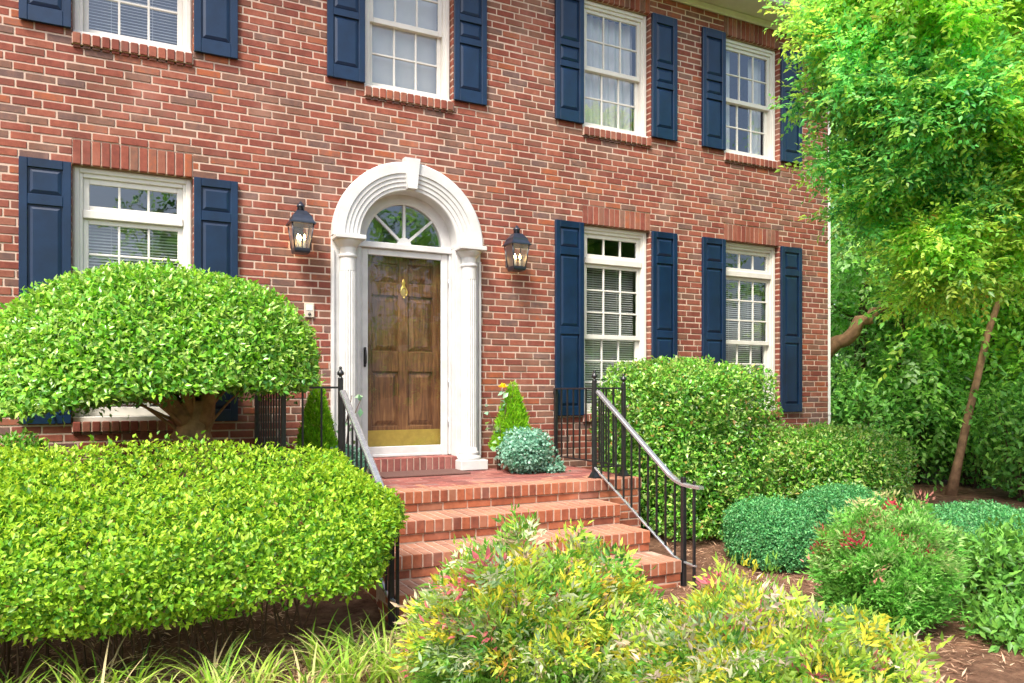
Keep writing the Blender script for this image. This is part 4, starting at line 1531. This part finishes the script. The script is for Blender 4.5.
# the near tree that reaches in from the right
bx_ = (8.15, -3.35, float(gz(8.15, -3.35)))
tree('oak_tree', 'leafy bright green tree reaching in from the right over the upper corner of the house', bx_,
     [bx_, (8.0, -3.3, 1.6), (7.75, -3.15, 3.2), (7.4, -3.0, 4.8), (7.1, -2.9, 6.0)],
     [((7.3, -3.0, 4.5), (1.75, 1.2, 1.5)), ((6.15, -2.75, 4.95), (.9, .9, .75)), ((6.0, -2.9, 4.05), (.62, .8, .55)), ((6.4, -2.7, 3.35), (.55, .7, .5)), ((7.6, -3.4, 3.2), (1.0, .9, .7)), ((7.3, -3.3, 5.5), (1.6, .9, .4)), ((5.95, -2.3, 4.3), (.5, .5, .75)), ((7.1, -2.7, 2.9), (1.0, .7, .55)), ((7.5, -3.1, 3.35), (1.1, .8, .8)), ((6.7, -2.6, 2.75), (.8, .6, .4)), ((6.25, -2.7, 3.5), (.65, .7, .65)), ((5.6, -2.9, 4.85), (.6, .6, .4))],
     330, 25000, (.036, .074), T_BRIGHT, 71, r0=.13, spray=9, twl=(.12, .34), young=(.42, .56, .08), ct=.2, droop=.08, ratio=.5, m='leaf_tree', pals={2: T_EMER, 3: T_EMER, 6: T_EMER, 10: T_EMER})

# woodland beside the house
wood = 'woodland trees beside the house'


def wtree(px, Z, h, cr, label, seed, lean=(0, 0), colors=T_MID, n=1700, leaf=(.09, .15), low=.25, r0=.11, bark='bark', nm='woodland_tree', young=None, dep=None):
    x, y, _ = at(px, 500, Z)
    b = (x, y, float(gz(x, y)) - .05); n = int(n * .8)
    top = (x + lean[0], y + lean[1], h)
    c = np.array([x + lean[0] * .7, y + lean[1] * .7, 0])
    bl = [((c[0], c[1], h * (.5 + low) * .9), (cr, dep or cr, h * .33)), ((c[0] - cr * .4, c[1] - .3, h * (low + .18)), (cr * .8, cr * .8, h * .2)), ((c[0] + cr * .5, c[1] + .4, h * (low + .25)), (cr * .8, cr * .8, h * .22))]
    return tree(nm, label, b, [b, (x + lean[0] * .3, y + lean[1] * .3, h * .35), (x + lean[0] * .7, y + lean[1] * .7, h * .7), top], bl, 60, n, leaf, colors, seed, bark, r0, 'leaf_tree', 9, (.4, .8), .22, .5, young, wood, 12, .36)


wtree(950, 10.2, 6.4, 1.5, 'slender tree with a tan leaning trunk rising behind the wide dark boxwood', 81, (1.7, -.6), T_MID, 1300, (.08, .13), .42, .058, 'tan_bark')
wtree(858, 12.5, 7.5, 1.7, 'pale green tree just beyond the house corner', 82, (.3, 0), T_PALE, 1500, (.09, .15), .22)
wtree(915, 14.5, 9.0, 2.2, 'tall woodland tree in the middle of the gap beyond the house', 83, (-.4, .3), T_MID, 2600, (.10, .17), .18, .16)
wtree(985, 13.0, 8.5, 2.0, 'dense green woodland tree right of the leaning tan trunk', 84, (.5, .2), T_MID, 2500, (.10, .17), .2, .15)
wtree(1050, 11.5, 8.0, 2.0, 'woodland tree at the right edge of the picture', 85, (-.2, .3), T_BRIGHT, 2300, (.09, .15), .2, .14)
wtree(880, 18.0, 11.0, 2.8, 'far pale tree showing beyond the house corner tree', 86, (.4, 0), T_PALE, 1400, (.13, .2), .16, .18)
wtree(1000, 19.0, 12.0, 3.0, 'tallest far tree behind the dense green one', 87, (-.4, 0), T_PALE, 2500, (.13, .21), .16, .2)
wtree(1130, 15.0, 10.0, 2.6, 'woodland tree beyond the right edge', 88, (0, 0), T_MID, 1900, (.12, .19), .16, .17)
# tree whose thick limb crosses above the corner shrub
wtree(893, 11.6, 4.0, 1.1, 'low leafy sapling filling the gap between the house corner and the tan trunk', 90, (.2, -.1), T_MID, 1000, (.07, .12), .12, .05)
wtree(1040, 12.2, 4.2, 1.1, 'low leafy sapling at the right edge behind the boxwoods', 91, (.1, -.1), T_MID, 1300, (.07, .12), .12, .05)
x0, y0, _ = at(772, 470, 12.0)
b = (x0, y0, float(gz(x0, y0)) - .05)
m1 = at(828, 350, 11.2); m2 = at(862, 322, 11.0); m3 = at(897, 297, 10.8); m4 = at(940, 255, 10.8); m5 = at(975, 190, 11)
tree('leaning_tree', 'tree with a thick bare limb slanting up from behind the house corner', b, [b, (x0 + .2, y0 - .2, 1.2), m1, m2, m3, m4, m5],
     [(m4, (1.2, 1.0, .7)), (m5, (1.3, 1.2, 1.0))], 34, 900, (.08, .13), T_MID, 89, 'tan_bark', .15, 'leaf_tree', 9, (.35, .7), .22, .5, None, None, 8, .4)

# understory bushes between the trunks
ub = 'understory bushes under the woodland trees'
for i, (px, Z, hh, rr, lab) in enumerate([(850, 11.0, .85, .8, 'dark leafy bush right behind the corner shrub'), (905, 11.8, 1.0, .9, 'dark bush left of the leaning tan trunk'),
                                          (975, 11.5, .8, .8, 'dark bush right of the leaning tan trunk'), (1035, 10.0, .8, .8, 'dark bush at the right edge behind the boxwoods'),
                                          (930, 15.5, 1.3, 1.4, 'larger shaded bush deep among the trunks'), (1010, 15.5, 1.3, 1.4, 'shaded bush deep in the wood at the right')]):
    x, y, _ = at(px, 500, Z)
    shrub('understory_bush', lab, 'bush', (x, y, hh * 1.1), (rr, rr * .8, hh * 1.05), 4200 if Z < 13 else 5000, G_DARK, (.07, .12) if Z < 13 else (.10, .16), .5, 2.1, .5, 90 + i, .18, 3, group=ub, up=.2)

# far wood: one mass of leaves on the rise behind everything
n = 22000
a = rng.random(n)
X = 8 + 44 * a; Yc = 24 - 26 * a + rng.normal(0, 2.5, n)
Hh = 3.4 + 1.2 * np.sin(X * .55) + .8 * np.sin(X * 1.3 + 1)
zz = -.5 + Hh * rng.random(n) ** .8
P = np.stack([X, Yc + 3, zz], 1)
L = rng.uniform(.22, .42, n)
fw = leaves('far_woods', P, rnd(n) - np.array([0, 0, .3]), rnd(n) + np.array([0, -.3, .8]), L, L * .6, pal(n, T_MID + T_PALE, .2), M['leaf'])
tag(fw, 'distant wall of green woodland closing the view beyond the trees', 'woods', kind='stuff')

# street trees behind the camera, which the window panes mirror
st_ = 'street trees across the front garden'
for i, (x, y, h, cr, lab) in enumerate([(2.5, -24, 9.5, 3.2, 'street tree mirrored in the front door glass'), (12, -22, 10.5, 3.6, 'street tree mirrored in the middle lower window'),
                                        (21, -21, 11.5, 3.8, 'street tree mirrored in the right windows'), (-5, -25, 8.5, 3.2, 'street tree mirrored in the left window'), (32, -20, 12, 4, 'last street tree on the right, mirrored in the end windows')]):
    b = (x, y, float(gz(x, y)) - .05)
    tree('street_tree', lab, b, [b, (x, y, h * .3), (x + .2, y, h * .8)], [((x, y, h * .62), (cr, cr, h * .36)), ((x - 1, y, h * .35), (cr * .8, cr * .8, h * .18))], 40, 700, (.25, .4), T_MID, 120 + i,
         'bark', .22, 'leaf', 8, (.7, 1.3), .2, .55, None, st_, 8, .36)

# pine straw before the hedge
n = 9000
x = rng.uniform(-1.6, 1.75, n); y = rng.uniform(-3.9, -2.75, n)
P = np.stack([x, y, gz(x, y) + rng.uniform(.004, .03, n)], 1)
L = rng.uniform(.06, .15, n)
sw = leaves('pine_straw', P, rnd(n) * np.array([1, 1, .15]), np.tile([0, 0, 1.], (n, 1)) + rnd(n) * .3, L, rng.uniform(.003, .006, n),
            pal(n, [(3, (.52, .38, .25)), (2, (.42, .26, .16)), (2, (.62, .50, .36))], .15), M['leaf_soft'], None, .05, .05)
tag(sw, 'pale tan pine straw lying between the strap leaved clumps', 'pine straw', kind='stuff')

# chips and needles on the bed
n = 34000
x = rng.uniform(-3, 7.8, n); y = rng.uniform(-4.6, -1.5, n)
k = ~((x > 1.0) & (x < 4.25) & (y > -2.56))
x, y = x[k], y[k]
P = np.stack([x, y, gz(x, y) + rng.uniform(.002, .016, len(x))], 1)
D = rnd(len(x)) * np.array([1, 1, .22])
L = rng.uniform(.02, .10, len(x))
ch = leaves('mulch', P, D, np.tile([0, 0, 1.], (len(x), 1)) + rnd(len(x)) * .4, L, np.minimum(L * .3, rng.uniform(.003, .012, len(x))),
            pal(len(x), [(3, (.30, .17, .11)), (3, (.44, .29, .19)), (1.3, (.12, .06, .035)), (2, (.56, .42, .29))], .2), M['leaf_soft'], None, .05, .05)
tag(ch, 'reddish bark mulch and pine straw strewn over the planting beds', 'mulch', kind='stuff')
